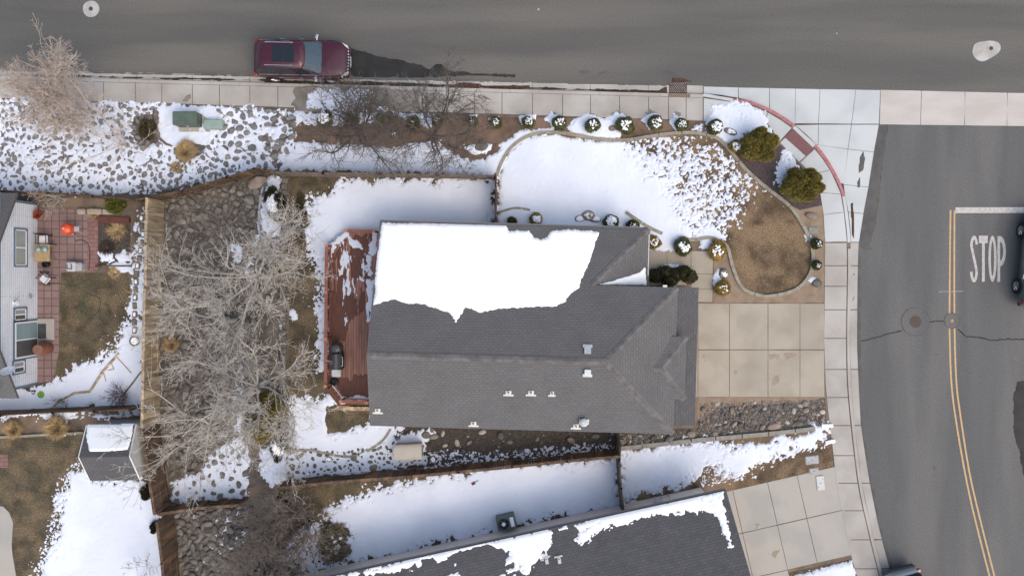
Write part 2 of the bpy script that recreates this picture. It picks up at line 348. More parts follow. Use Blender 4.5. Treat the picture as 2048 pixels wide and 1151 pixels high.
# wedge of new concrete at the corner, in slabs split at the joints
mb = MB()
def slab(pts, m=mb, z=ZR + .014, zb=-.2, g=.5):
    c = (sum(p[0] for p in pts) / len(pts), sum(p[1] for p in pts) / len(pts)); q = []
    for p in pts:
        d = Vector((p[0] - c[0], p[1] - c[1])); l = d.length; q.append((p[0] - d.x / l * g * 1.3, p[1] - d.y / l * g * 1.3))
    m.prism(PP(q, z), zb, z)
slab([(1407, 173), (1477, 175), (1477, 196), (1440, 190), (1407, 187)]); slab([(1477, 175), (1539, 176), (1539, 218), (1500, 202), (1477, 196)])
slab([(1539, 176), (1591, 177), (1590, 249), (1566, 233), (1539, 218)]); slab([(1591, 177), (1640, 178), (1637, 247), (1590, 247)])
slab([(1640, 178), (1712, 179), (1703, 248), (1637, 247)]); slab([(1712, 179), (1761, 180), (1758, 248), (1703, 248)])
slab([(1590, 250), (1637, 249), (1636, 290), (1632, 289), (1612, 269)]); slab([(1637, 249), (1703, 249), (1696, 298), (1636, 290)])
slab([(1703, 249), (1758, 249), (1748, 304), (1696, 298)]); slab([(1632, 289), (1696, 298), (1688, 368), (1681, 366), (1668, 340), (1650, 311)])
slab([(1696, 298), (1748, 304), (1737, 374), (1687, 369)]); slab([(1687, 369), (1737, 374), (1727, 427), (1697, 424), (1690, 392)])
slab([(1697, 424), (1727, 427), (1718, 484), (1702, 484), (1700, 455)])
struct(mb.build('corner_gutter', CONN))
mb = MB()
for a, b in [(1761, 1843), (1843, 1930), (1930, 2015), (2015, 2100), (2100, 2190), (2190, 2400)]:
    slab([(a, G(a) - .5), (b, G(b) - .5), (b - (2 if b < 1900 else 0), 249 + (b - 1761) * .012), (a - 2, 249 + (a - 1761) * .012)], mb, ZR + .013)
struct(mb.build('cross_gutter', CONG))
mb = MB(); ys = [484, 531, 619, 738, 850, 965, 1078, 1136, 1220, 1350]
def xat(pl, y):
    for a, b in zip(pl[:-1], pl[1:]):
        if a[1] <= y <= b[1]: return a[0] + (b[0] - a[0]) * (y - a[1]) / (b[1] - a[1])
    return pl[-1][0]
for a, b in zip(ys[:-1], ys[1:]):
    k = 3; yy = [a + 1 + (b - a - 2) * i / k for i in range(k + 1)]
    mb.prism(PP([(xat(curb_r[8:], y), y) for y in yy] + [(xat(gut_r, y), y) for y in yy[::-1]], ZR), -.2, ZR + .013)
struct(mb.build('side_gutter', CONC))
# dark seam of patched asphalt beside the gutter
struct(MB().prism(PP([(1759, 249), (1776, 250), (1762, 350), (1752, 440), (1736, 500), (1719, 494), (1718, 484), (1736, 384), (1745, 320)], ZR), ZR - .05, ZR + .008).build('asphalt_patch', PATCH))
# kerbs
mb = MB(); xs = [-900, -300] + list(range(-60, 1407, 60)) + [1407]
for a, b in zip(xs[:-1], xs[1:]):
    if a < 1337 < b or a < 1372 < b: continue
    mb.prism(PP([(a, K(a)), (b - .6, K(b)), (b - .6, K(b) + 6.5), (a, K(a) + 6.5)]), -.2, .018)
mb.prism(PP([(xs[-3] - 0, K(1320)), (1336, K(1336)), (1336, K(1336) + 6), (1320, K(1320) + 6)]), -.2, .018)
struct(mb.build('kerb', CONC))
cc = catmull(curb_r, 4)
def sub(y0, y1, lst=cc, by=1): return [p for p in lst if y0 <= p[by] <= y1]
def offs(pts, d):   # offset in pixels to the left of the direction of travel
    L, Rr = ribbon_pts(pts, 2 * abs(d)); return L if d > 0 else Rr
def kerbrun(pts, m, nm, z=.018):
    o = offs([(p[0], -p[1]) for p in pts], -6); o = [(p[0], -p[1]) for p in o]; mb = MB()
    for i in range(len(pts) - 1): mb.prism(PP([pts[i], pts[i + 1], o[i + 1], o[i]]), -.2, z)
    return struct(mb.build(nm, m))
kerbrun([p for p in cc if p[0] < 1470 and p[1] < 200], CONN, 'kerb')
kerbrun([p for p in cc if 1464 < p[0] < 1591 and p[1] < 252], RED, 'red_kerb', .022)
kerbrun([p for p in cc if 285 < p[1] < 393], RED, 'red_kerb', .022)
kerbrun([p for p in cc if 388 < p[1] < 486], CONN, 'kerb'); kerbrun([p for p in cc if 484 < p[1]], CONC, 'kerb')
# sidewalk slabs
mb = MB(); js = [-900, -500, -200, -100, -8, 52, 104, 154, 207, 271, 324, 385, 439, 500, 556, 612, 668, 724, 776, 838, 893, 949, 1004, 1065, 1125, 1181, 1239, 1297, 1337, 1372, 1406]
for a, b in zip(js[:-1], js[1:]): mb.prism(PP([(a + .7, K(a) + 7.3), (b - .7, K(b) + 7.3), (b - .7, B(b)), (a + .7, B(a))]), -.1, .02)
ys = [485, 531, 572, 619, 676, 738, 794, 850, 910, 965, 1020, 1078, 1136, 1200, 1290, 1400]
ci = [(p[0] - 8.5, p[1]) for p in cc]
for a, b in zip(ys[:-1], ys[1:]):
    yy = [a + .8, (a + b) / 2, b - .8]; mb.prism(PP([(xat(inner, y), y) for y in yy] + [(xat(ci, y), y - (0 if y < 800 else (xat(ci, y) - xat(inner, y)) * .16 if 0 else 0)) for y in yy[::-1]]), -.1, .02)
struct(mb.build('sidewalk', CONC))
mb = MB(); z = .02
slab([(1407, 196), (1466, 204), (1474, 206), (1474, 246), (1407, 242)], mb, z); slab([(1474, 206), (1498, 209), (1536, 225), (1530, 240), (1474, 246)], mb, z)
slab([(1536, 225), (1562, 240), (1584, 256), (1559, 283), (1546, 262), (1530, 240)], mb, z)
slab([(1584, 256), (1590, 251), (1632, 289), (1626, 296)], mb, z - .009); slab([(1570, 275), (1612, 312), (1599, 324), (1560, 285)], mb, z - .008)
slab([(1629, 298), (1645, 317), (1660, 340), (1623, 349), (1600, 325)], mb, z); slab([(1660, 340), (1672, 364), (1682, 388), (1640, 385), (1623, 349)], mb, z)
slab([(1682, 388), (1688, 424), (1647, 429), (1640, 385)], mb, z); slab([(1688, 424), (1694, 483), (1650, 484), (1647, 429)], mb, z)
struct(mb.build('corner_sidewalk', CONN))
pl = PP([(1586, 257), (1628, 297), (1612, 312), (1570, 275)], .02); mb = MB(); mb.prism(pl, -.05, .018)
A = pl[0]; U = (pl[1] - pl[0]); W_ = (pl[3] - pl[0])
for i in range(18):
    for j in range(9): p = A + U * ((i + .5) / 18) + W_ * ((j + .5) / 9); mb.lathe([(.016, .018), (.01, .023)], 6, (p.x, p.y, 0))
tag(mb.build('tactile_plate', PLATE), 'brick red bumpy warning plate set in the white kerb ramp at the corner', 'tactile paving')
# driveways and walks
mb = MB()
for (x0, x1) in [(1396, 1459), (1459, 1536), (1536, 1600), (1600, 1649)]:
    for (y0, y1) in [(606, 699), (699, 794)]: slab([(x0, y0), (x1, y0), (x1, y1), (x0, y1)], mb, .012, -.1, .8)
slab([(1240, 606), (1396, 606), (1396, 794), (1240, 794)], mb, .012, -.1, .8)
struct(mb.build('driveway', CREAM))
mb = MB()
for q in [[(1296, 499), (1334, 500), (1334, 570), (1296, 570)], [(1334, 500), (1382, 501), (1382, 570), (1334, 570)], [(1382, 501), (1427, 502), (1426, 548), (1382, 547)], [(1382, 547), (1426, 548), (1426, 578), (1382, 577)], [(1382, 577), (1426, 578), (1425, 604), (1382, 603)]]: slab(q, mb, .012, -.1, .7)
struct(mb.build('entry_walk', CREAM))
mb = MB(); A = Vector((1452, 982)); U = Vector((218, -50)); W_ = Vector((40, 172))
def q2(u, v): p = A + U * u + W_ * v; return (p.x, p.y)
for (u0, u1) in [(-.25, .06), (.06, .38), (.38, .65), (.65, 1.0)]:
    for (v0, v1) in [(-.0, .5), (.5, 1.02), (1.02, 1.5)]:
        if v1 > 1.2 and u1 > .4: continue
        slab([q2(u0, v0), q2(u1, v0), q2(u1, v1), q2(u0, v1)], mb, .012, -.1, .8)
struct(mb.build('neighbour_driveway', CONS))
def flat(nm, pts, m, z=.004, cat=None): return struct(MB().prism(PP(pts, z), -.1, z).build(nm, m))
# ------------------------------------------------------------------ lawns and beds
edge_main = [(994, 350), (1003, 325), (1020, 298), (1045, 278), (1075, 267), (1110, 265), (1150, 270), (1190, 278), (1225, 281), (1260, 280), (1300, 273), (1345, 267), (1390, 266), (1425, 273), (1443, 284), (1461, 303), (1489, 337), (1519, 365), (1547, 387), (1579, 413), (1599, 441), (1613, 467), (1624, 501), (1623, 534), (1613, 557), (1593, 577), (1566, 587), (1536, 592), (1524, 591), (1497, 584), (1481, 571), (1471, 551), (1462, 524), (1454, 494), (1437, 481), (1417, 475), (1391, 479), (1371, 479)]
edge_low = [(1371, 479), (1324, 467), (1291, 451), (1251, 424)]
em = catmull(edge_main, 4); el = catmull(edge_low, 4)
flat('front_lawn', em + el + [(1180, 412), (1100, 420), (1000, 428)], LAWN)
flat('pale_bed', [(1428, 500), (1650, 500), (1648, 605), (1428, 605)], DIRT2, .002)
flat('verge_bed', [(1560, 400), (1648, 400), (1650, 505), (1600, 505)], DIRT2, .003)
flat('mulch_bed', [(1450, 290), (1520, 320), (1560, 290), (1600, 330), (1640, 385), (1645, 410), (1600, 420), (1560, 400), (1480, 330)], MULCH, .0035)
flat('hedge_bed', [(590, 225), (1406, 243), (1430, 272), (1040, 278), (985, 312), (860, 330), (590, 300)], mat('hedge_bed_soil', (112, 94, 80), (92, 76, 66), 3, .97, .02, 14, c3=(128, 106, 92), s3=.7, fine=(28, .2)), .003)
flat('side_gravel', [(1395, 796), (1650, 796), (1654, 850), (1236, 896), (1236, 860), (1395, 855)], GRAV2, .004)
flat('gravel_dirt', [(1395, 794), (1650, 794), (1620, 803), (1440, 812), (1395, 840)], DIRT2, .006)
flat('dark_gravel_bed', [(740, 850), (1234, 855), (1234, 900), (575, 957), (575, 905)], GRAV, .004)
flat('back_lawn', [(576, 347), (990, 352), (990, 445), (740, 470), (740, 860), (650, 900), (576, 905)], LAWN2)
flat('south_lawn', [(560, 975), (1230, 912), (1237, 1012), (690, 1138), (500, 1170)], LAWN2)
flat('east_lawn', [(1240, 898), (1655, 852), (1668, 932), (1450, 983), (1420, 968), (1240, 1010)], LAWN)
flat('neighbour_back_lawn', [(122, 545), (255, 545), (265, 620), (255, 700), (288, 700), (288, 822), (0, 830), (0, 770), (72, 770), (112, 750)], LAWN2)
flat('lower_left_lawn', [(-300, 875), (170, 866), (290, 850), (340, 1151), (360, 1400), (-300, 1400)], LAWN2)
flat('rock_bed', [(322, 400), (560, 345), (564, 960), (345, 1010), (318, 840)], BED)
flat('rock_bed_south', [(345, 1010), (560, 985), (620, 1040), (700, 1151), (740, 1400), (380, 1400)], BED)
flat('bank_ground', [(-300, 190), (590, 216), (590, 300), (545, 340), (300, 398), (-300, 392)], BED)
for q, nm in (([(1700, 1151), (1560, 1155), (1610, 1140)], 'strip_lawn'),): flat(nm, [(1500, 1160), (1700, 1118), (1712, 1151), (1730, 1230), (1500, 1230)], LAWN2, .003)
# ------------------------------------------------------------------ snow field on the ground
S_ = [ # polygon, edge noise amp (m), noise freq, patch coverage (None solid), patch freq
 ([(-200, 194), (0, 197), (170, 201), (345, 209), (410, 213), (500, 214), (590, 222), (590, 300), (545, 337), (300, 388), (-200, 384)], .15, 2.5, .28, 1.7),
 ([(315, 212), (345, 210), (448, 215), (436, 262), (410, 292), (350, 296), (322, 282)], .12, 3, None, 0),
 ([(612, 188), (640, 176), (738, 178), (748, 190), (745, 205), (768, 213), (775, 224), (608, 222)], .12, 4, .35, 3.5),
 ([(588, 224), (700, 225), (780, 226), (870, 229), (882, 246), (860, 256), (830, 243), (780, 232), (745, 247), (700, 252), (640, 250), (585, 246)], .12, 3, .45, 2),
 ([(558, 340), (588, 284), (640, 284), (720, 291), (780, 296), (830, 284), (880, 282), (905, 305), (940, 322), (965, 322), (985, 308), (1015, 292), (1060, 262), (1078, 268), (1020, 300), (998, 350)], .12, 3, None, 0),
 ([(1000, 352), (1003, 325), (1020, 300), (1045, 280), (1075, 270), (1110, 268), (1180, 281), (1220, 284), (1215, 310), (1250, 350), (1290, 395), (1335, 440), (1385, 474), (1370, 482), (1348, 500), (1300, 499), (1280, 462), (995, 462)], .1, 2.5, None, 0),
 ([(1190, 284), (1225, 283), (1300, 276), (1390, 269), (1425, 276), (1461, 305), (1489, 339), (1519, 367), (1547, 389), (1579, 415), (1600, 445), (1560, 500), (1470, 490), (1425, 476), (1385, 478), (1320, 470), (1270, 430), (1200, 350)], .04, 3, 'G', 2.5),
 ([(560, 380), (640, 370), (640, 640), (600, 640)], .4, 3, -.42, 5), ([(60, 1151), (100, 1050), (120, 950), (170, 900), (200, 960), (160, 1100), (120, 1200)], .4, 3, -.12, 4.5), ([(1400, 900), (1470, 880), (1480, 960), (1400, 970)], .3, 3, -.1, 5), ([(570, 790), (660, 790), (720, 880), (680, 900), (640, 870), (580, 850)], .2, 3, -.1, 5),
 ([(1404, 456), (1425, 448), (1450, 474), (1420, 481), (1424, 500), (1398, 494)], .08, 4, None, 0),
 ([(1151, 234), (1181, 228), (1210, 238), (1231, 222), (1254, 231), (1238, 278), (1190, 278), (1130, 263)], .07, 4, None, 0),
 ([(1034, 232), (1070, 229), (1072, 238), (1052, 258)], .08, 4, None, 0), ([(1090, 238), (1102, 224), (1120, 232), (1110, 258)], .08, 4, None, 0),
 ([(1283, 240), (1296, 224), (1318, 228), (1310, 258), (1300, 260)], .08, 4, None, 0), ([(1338, 244), (1348, 226), (1372, 236), (1352, 262)], .08, 4, None, 0),
 ([(1380, 258), (1400, 250), (1412, 262), (1405, 268)], .1, 5, .2, 5),
 ([(1000, 290), (1040, 262), (1105, 256), (1110, 264), (1060, 272), (1010, 310)], .1, 3, None, 0),
 ([(930, 294), (960, 285), (985, 290), (975, 306), (940, 308)], .08, 3, None, 0), ([(930, 235), (955, 230), (950, 246)], .08, 4, None, 0), ([(978, 236), (1000, 232), (1000, 246), (985, 252)], .08, 4, None, 0),
 ([(1412, 240), (1425, 212), (1470, 204), (1500, 208), (1532, 228), (1536, 240), (1540, 262), (1490, 268), (1470, 290), (1452, 285), (1420, 262)], .1, 3, .62, 2),
 ([(1550, 345), (1566, 296), (1580, 308), (1600, 334), (1580, 348), (1562, 378), (1552, 366)], .12, 4, .3, 5),
 ([(1300, 460), (1330, 470), (1372, 482), (1350, 502), (1298, 500)], .06, 4, None, 0),
 ([(1316, 540), (1330, 528), (1356, 530), (1372, 540), (1350, 546)], .05, 4, None, 0), ([(1608, 470), (1622, 468), (1626, 476), (1612, 480)], .06, 5, None, 0), ([(1428, 555), (1436, 535), (1444, 550), (1436, 575), (1428, 572)], .06, 5, None, 0), ([(1618, 560), (1624, 552), (1634, 556), (1628, 566)], .04, 5, None, 0),
 # back yard
 ([(690, 358), (988, 357), (990, 470), (760, 470), (740, 490), (690, 475), (656, 490), (652, 740), (637, 738), (640, 640), (643, 600), (640, 540), (618, 500), (615, 430), (640, 400), (672, 378)], .3, 2.2, 'E', 0),
 ([(596, 400), (640, 380), (650, 480), (645, 600), (640, 700), (628, 560), (610, 480)], .2, 3, -.05, 3),
 ([(578, 905), (580, 812), (592, 796), (612, 812), (645, 800), (655, 789), (682, 787), (682, 802), (655, 815), (648, 832), (655, 866), (690, 866), (712, 850), (735, 841), (800, 850), (790, 876), (740, 905)], .12, 3, 'E', 3),
 ([(575, 905), (640, 906), (740, 905), (800, 870), (862, 856), (870, 868), (846, 890), (850, 925), (700, 950), (575, 962)], .1, 3, .65, 3),
 ([(840, 905), (900, 900), (1000, 905), (1100, 893), (1220, 885), (1225, 900), (1000, 922), (850, 935)], .12, 3, -.02, 4),
 ([(562, 350), (560, 470), (532, 480), (520, 445), (530, 365), (545, 350)], .1, 3, .5, 2), ([(520, 895), (573, 900), (575, 960), (540, 975), (520, 940)], .15, 2, .4, 2),
 ([(578, 620), (592, 618), (594, 638), (582, 640)], .06, 4, None, 0), ([(562, 640), (568, 640), (568, 790), (560, 790)], .06, 4, .2, 3),
 # south yard
 ([(690, 1002), (740, 985), (800, 970), (880, 952), (960, 936), (1060, 925), (1230, 914), (1236, 1000), (1234, 1008), (1035, 1048), (704, 1122), (700, 1100), (706, 1060), (660, 1050), (650, 1020)], .14, 3, 'E', 0),
 ([(590, 1062), (640, 1040), (690, 1060), (706, 1100), (690, 1135), (600, 1160), (560, 1120)], .2, 2, .12, 3),
 ([(1242, 900), (1300, 893), (1400, 880), (1425, 882), (1440, 900), (1425, 925), (1405, 948), (1310, 978), (1242, 996)], .14, 3, 'E', 3),
 ([(1418, 890), (1440, 896), (1540, 884), (1600, 868), (1640, 850), (1652, 850), (1654, 872), (1610, 895), (1560, 908), (1490, 948), (1440, 938), (1415, 915)], .16, 4, 'E', 3),
 # left yard
 ([(284, 430), (293, 450), (289, 822), (40, 826), (-60, 828), (-60, 796), (20, 792), (112, 772), (150, 735), (205, 722), (235, 690), (250, 650), (266, 600), (268, 520), (276, 470)], .13, 3, 'E', 2.5),
 ([(170, 740), (210, 690), (250, 640), (262, 660), (225, 720), (185, 745)], .3, 4, -.12, 5), ([(210, 560), (265, 560), (262, 680), (200, 680)], .3, 4, -.45, 4),
 ([(196, 505), (222, 500), (226, 522), (198, 524)], .1, 4, None, 0), ([(228, 508), (250, 500), (262, 520), (240, 524)], .1, 4, None, 0), ([(215, 528), (265, 522), (266, 546), (230, 544)], .08, 4, None, 0),
 ([(150, 935), (180, 960), (280, 962), (308, 990), (326, 1080), (336, 1160), (340, 1300), (60, 1300), (82, 1151), (105, 1100), (128, 1040), (120, 1000), (140, 965)], .15, 3, 'E', 3),
 ([(115, 960), (160, 925), (160, 1000), (130, 1080), (70, 1151), (90, 1080)], .3, 3, -.2, 4),
 # rock beds
 ([(345, 1003), (342, 965), (400, 940), (430, 900), (470, 868), (466, 790), (484, 782), (488, 870), (495, 900), (497, 992)], .12, 3, .5, 2.4),
 ([(420, 1060), (440, 1010), (500, 1020), (485, 1100), (400, 1130)], .3, 2, -.2, 2.2), ([(470, 720), (484, 715), (488, 790), (470, 790)], .1, 3, .1, 2),
 ([(500, 480), (520, 470), (500, 560), (490, 545)], .1, 3, .1, 2), ([(462, 490), (482, 486), (482, 525), (462, 530)], .1, 3, .3, 3),
 ([(1590, 1150), (1612, 1144), (1704, 1121), (1712, 1160), (1590, 1180)], .08, 3, None, 0),
 ([(260, 832), (262, 829), (90, 834), (90, 837)], .02, 3, None, 0), ([(120, 866), (168, 864), (168, 867), (120, 869)], .02, 3, None, 0),
]
BARE = [  # bare islands melted inside the snow
 ([(655, 812), (700, 806), (735, 806), (738, 842), (712, 850), (690, 862), (656, 866), (650, 838)], .1), ([(590, 222), (612, 222), (612, 190), (590, 190)], .02),
 ([(270, 235), (312, 228), (318, 285), (280, 300), (262, 265)], .2), ([(530, 225), (592, 228), (590, 300), (545, 330), (520, 300)], -.25),
 ([(346, 296), (380, 284), (412, 292), (400, 310), (360, 325)], .05)]
RES = .04
X, Y = grid(-28.2, -16.6, 18.6, 10.2, RES); FM = np.full(X.shape, -1.0)
nA = {}
def NZ(f, seed, x, y): return fbm(x, y, f, seed)
for i, (pts, amp, f, cov, pf) in enumerate(S_):
    pl = PP(pts); xs_ = [p[0] for p in pl]; ys_ = [p[1] for p in pl]
    i0 = max(0, int((min(xs_) - .6 + 28.2) / RES)); i1 = min(X.shape[0], int((max(xs_) + .6 + 28.2) / RES) + 1); j0 = max(0, int((min(ys_) - .6 + 16.6) / RES)); j1 = min(X.shape[1], int((max(ys_) + .6 + 16.6) / RES) + 1)
    if i1 <= i0 or j1 <= j0: continue
    x = X[i0:i1, j0:j1]; y = Y[i0:i1, j0:j1]
    e_ = .14 if cov is None else .04 if cov == 'G' else .26
    v = sdf(pl, x, y) + amp * NZ(f, 11 + i, x, y) + e_ * NZ(5.5, 91 + i, x, y) + e_ * .5 * NZ(12, 95, x, y)
    if cov == 'G':
        qx = x * S + CX; qy = CY - y * S; xl = 1205 + (qy - 283) * .85; xr = 1525 - np.clip(qy - 380, 0, 200) * .75; t_ = (qx - xl) / (xr - xl)
        cov = np.interp(t_, [-.2, .0, .2, .6, .9, 1.05, 1.3, 1.8], [1.6, .75, .25, .06, -.08, -.36, -.5, -.8]) - np.clip((330 - qy) / 50, 0, 1) * .22
    elif cov == 'E': v = .5 * sdf(pl, x, y) + .42 * (.6 * NZ(2.2, 200 + i, x, y) + .55 * NZ(6, 300 + i, x, y) + .3 * NZ(13, 400 + i, x, y)) + .04; cov = None
    if cov is not None: v = np.minimum(v, .36 * (.62 * NZ(pf * 2.6, 200 + i, x, y) + .42 * NZ(pf * 6, 300 + i, x, y) + cov))
    FM[i0:i1, j0:j1] = np.maximum(FM[i0:i1, j0:j1], v)
for pts, amp in BARE:
    pl = PP(pts); FM = np.minimum(FM, -sdf(pl, X, Y) + abs(amp) * NZ(3, 77, X, Y) if amp > 0 else np.where(sdf(pl, X, Y) > 0, np.minimum(FM, .4 * (NZ(2.6, 78, X, Y) - amp * .6)), FM))
UND = .022 * fbm(X, Y, 1.1, 5, 3) + np.where((X < -11.5) & (Y > 4), .05 * fbm(X, Y, 2.6, 15, 2), 0) + .007 * fbm(X, Y, 6, 6, 2)
snow = sheet('snow', X, Y, FM, 0.0, .075, .16, SNOW, und=UND, low=.04)
tag(snow, 'white melting snow lying in patches over the yards and rock beds', 'snow', kind='stuff')
# ------------------------------------------------------------------ stains, litter, cracks on paving
def litter(nm, pts, zb, m, **k):
    o = blot(nm, pts, zb, m, **k)
    if o: struct(o)
    return o
litter('wet_asphalt_patch', [(690, 92), (712, 98), (760, 113), (800, 120), (840, 130), (860, 138), (870, 128), (884, 128), (896, 140), (960, 146), (1030, 150), (1030, 154), (930, 152), (850, 155), (700, 157)], ZR + .001, WET, amp=.10, f=3, stretch=(.7, 1))
litter('damp_asphalt', [(1158, 142), (1170, 138), (1184, 143), (1172, 149), (1160, 148)], ZR, PATCH, amp=.04); litter('damp_asphalt', [(1322, 150), (1335, 141), (1350, 143), (1358, 152), (1366, 162), (1340, 165), (1326, 160)], ZR, PATCH, amp=.05)
for x_, y_ in [(1199, 147), (1208, 146), (1210, 143), (108, 117), (150, 118), (1938, 745), (1930, 740), (1777, 1090), (1765, 924), (1868, 935)]: litter('asphalt_stain', [(x_ - 3, y_ - 2), (x_ + 4, y_ - 2), (x_ + 4, y_ + 3), (x_ - 3, y_ + 2)], ZR + .002, PATCH, amp=.05, f=5)
litter('damp_asphalt', [(2033, 762), (2060, 758), (2060, 965), (2044, 950), (2036, 900), (2028, 880), (2026, 800)], ZR + .004, WET, amp=.12)
litter('wet_asphalt_patch', [(1868, 705), (1878, 707), (1872, 711)], ZR + .004, PATCH, amp=.03)
litter('gutter_litter', [(-60, 149), (600, 164), (760, 170), (1000, 177), (1180, 182), (1335, 187), (1335, 182), (1000, 171.5), (700, 163), (-60, 146)], ZR + .013, LITTER, amp=.09, f=2.5, seed=4, stretch=(.6, 1))
litter('gutter_litter', [(900, 170), (930, 165), (960, 168), (985, 174), (1060, 170), (1060, 178), (900, 176)], ZR + .016, LITTERB, amp=.08, f=3, seed=9, thick=.02)
litter('gutter_litter', [(515, 166), (560, 158), (610, 166), (660, 162), (740, 163), (780, 172), (515, 170)], ZR + .014, LITTER, amp=.09, f=2, seed=3)
litter('gutter_litter', [(1318, 180), (1334, 172), (1334, 190), (1325, 188)], ZR + .014, LITTERB, amp=.05, f=4, seed=3)
litter('damp_gutter', [(1345, 156), (1368, 158), (1382, 163), (1360, 164), (1345, 165)], ZR + .013, LITTERB, amp=.05, f=4)
litter('wet_walk_patch', [(590, 172), (775, 176), (780, 224), (596, 222), (580, 210), (592, 196), (584, 184)], .021, WETC, amp=.12, f=2, seed=8)
litter('wet_walk_patch', [(775, 178), (838, 180), (838, 222), (775, 222)], .0215, mat('damp_walk', (138, 130, 122), (150, 143, 134), 2, .8), amp=.03, f=2, seed=8, res=.04)
litter('damp_walk_patch', [(850, 190), (880, 182), (895, 200), (885, 222), (850, 222)], .0212, mat('damp_walk_faint', (148, 142, 134), (160, 153, 145), 2, .8), amp=.15, f=2, seed=12)
for q in [[(372, 192), (381, 187), (383, 195), (375, 203), (364, 203)], [(1098, 228), (1104, 223), (1115, 226), (1112, 230)], [(1220, 228), (1236, 219), (1248, 228), (1230, 230)], [(1290, 226), (1300, 218), (1314, 226), (1300, 232)], [(1345, 232), (1350, 222), (1362, 226), (1360, 234)], [(1165, 232), (1182, 226), (1196, 232), (1180, 236)]]: litter('wet_walk_patch', q, .0216, WETC, amp=.05, f=4, res=.04)
for q in [[(1529, 708), (1556, 704), (1594, 703), (1592, 714), (1568, 722), (1540, 718)], [(1532, 760), (1556, 752), (1560, 762), (1540, 772)], [(1404, 708), (1416, 706), (1412, 722), (1402, 716)], [(1462, 738), (1480, 742), (1470, 750)], [(1530, 1105), (1560, 1098), (1550, 1115)], [(1420 + 85, 1045), (1530, 1040), (1512, 1058)]]:
    litter('driveway_stain', q, .0125, STAIN, amp=.16, f=3, seed=5, thick=.002, holes=.1)
for q in [[(1720, 314), (1727, 300), (1730, 318), (1726, 340), (1718, 346), (1716, 338)], [(1715, 362), (1720, 354), (1720, 374), (1714, 374)]]: litter('gutter_grime', q, ZR + .016, PATCH, amp=.05, f=4)
litter('gutter_grime', [(1700, 395), (1706, 400), (1709, 470), (1708, 520), (1704, 520), (1703, 440)], ZR + .016, LITTERB, amp=.05, f=3, stretch=(1, .6), holes=.1)
litter('gutter_grime', [(1704, 530), (1709, 540), (1708, 620), (1705, 620)], ZR + .016, LITTERB, amp=.05, f=4, holes=-.1)
litter('asphalt_edge_grime', [(1714, 500), (1722, 520), (1722, 700), (1726, 850), (1742, 950), (1762, 1050), (1790, 1151), (1782, 1151), (1750, 1030), (1730, 940), (1714, 800)], ZR + .005, PATCH, amp=.08, f=2.5, stretch=(1, .6))
litter('asphalt_edge_grime', [(-60, 138), (600, 152), (1340, 169), (1340, 172), (600, 156), (-60, 141)], ZR + .014, ASPH, amp=.06, f=3)
mb = MB()
def crack(pts, wd, z=ZR + .007):
    cp = []
    for a, b in zip(pts[:-1], pts[1:]):
        n = max(2, int(math.hypot(b[0] - a[0], b[1] - a[1]) / 5))
        for i in range(n): cp.append((a[0] + (b[0] - a[0]) * i / n + rnd.uniform(-.8, .8), a[1] + (b[1] - a[1]) * i / n + rnd.uniform(-.9, .9)))
    cp.append(pts[-1]); w_ = PP(cp, z); L, Rr = ribbon_pts([(p.x, p.y) for p in w_], wd)
    for i in range(len(L)):
        k = rnd.uniform(.3, 1); c = w_[i]; L[i] = (c.x + (L[i][0] - c.x) * k, c.y + (L[i][1] - c.y) * k)
    for i in range(len(L) - 1): mb.prism([L[i], L[i + 1], Rr[i + 1], Rr[i]], z - .01, z)
crack([(1716, 683), (1735, 679), (1760, 672), (1780, 666), (1803, 661)], .07); crack([(1860, 643), (1878, 642), (1887, 641)], .06); crack([(1916, 657), (1922, 664), (1932, 672), (1960, 675), (1985, 680), (2010, 678), (2048, 677), (2090, 680)], .08)
crack([(1776, 250), (1768, 300), (1762, 350), (1752, 440), (1736, 500)], .04); crack([(1730, 495), (1744, 497)], .03)
struct(mb.build('asphalt_crack', CRACK))
# ------------------------------------------------------------------ road markings, covers, drain
z = ZR + .011
tag(MB().prism(PP([(1911, 414.5), (2120, 414), (2120, 425.5), (1911, 426)], z), z - .006, z).build('stop_line', WHITEP), 'broad white stop line painted across the side street', 'road marking')
yl = [(1901, 420), (1900, 500), (1899.5, 560), (1899, 640), (1900, 700), (1903, 767), (1911, 834), (1928, 934), (1946, 1020), (1979, 1151), (2010, 1270)]
yr = [(1909, 420), (1908.5, 560), (1909, 640), (1910, 700), (1913, 767), (1919, 817), (1937, 934), (1956, 1020), (1989, 1151), (2020, 1270)]
cl = thing('centre_line', 'double yellow centre line curving down the side street', 'road marking')
for l in (yl, yr): ribbon(MB(), [(p.x, p.y) for p in PP(catmull(l, 5), z)], .09, z - .006, z).build('stripe', YELP, cl)
st = thing('painted_word', 'white word STOP painted on the asphalt behind the stop line', 'road marking', P(1976, 518, z))
def letter(nm, polys):
    mb = MB(); o = st.location
    for q in polys: mb.prism([(p.x - o.x, p.y - o.y) for p in PP(q, z)], -.006, .0)
    return mb.build(nm, WHITEP, st)
def arcs(cx, cy, rx, ry, tx, ty, a0, a1, n=20):
    out = []
    for i in range(n):
        t0 = R(a0 + (a1 - a0) * i / n); t1 = R(a0 + (a1 - a0) * (i + 1) / n)
        out.append([(cx + rx * math.cos(t0), cy - ry * math.sin(t0)), (cx + rx * math.cos(t1), cy - ry * math.sin(t1)), (cx + (rx - tx) * math.cos(t1), cy - (ry - ty) * math.sin(t1)), (cx + (rx - tx) * math.cos(t0), cy - (ry - ty) * math.sin(t0))])
    return out
def stroke(pts, wx):
    out = []
    for a, b in zip(pts[:-1], pts[1:]): out.append([(a[0] - wx / 2, a[1]), (a[0] + wx / 2, a[1]), (b[0] + wx / 2, b[1]), (b[0] - wx / 2, b[1])])
    return out
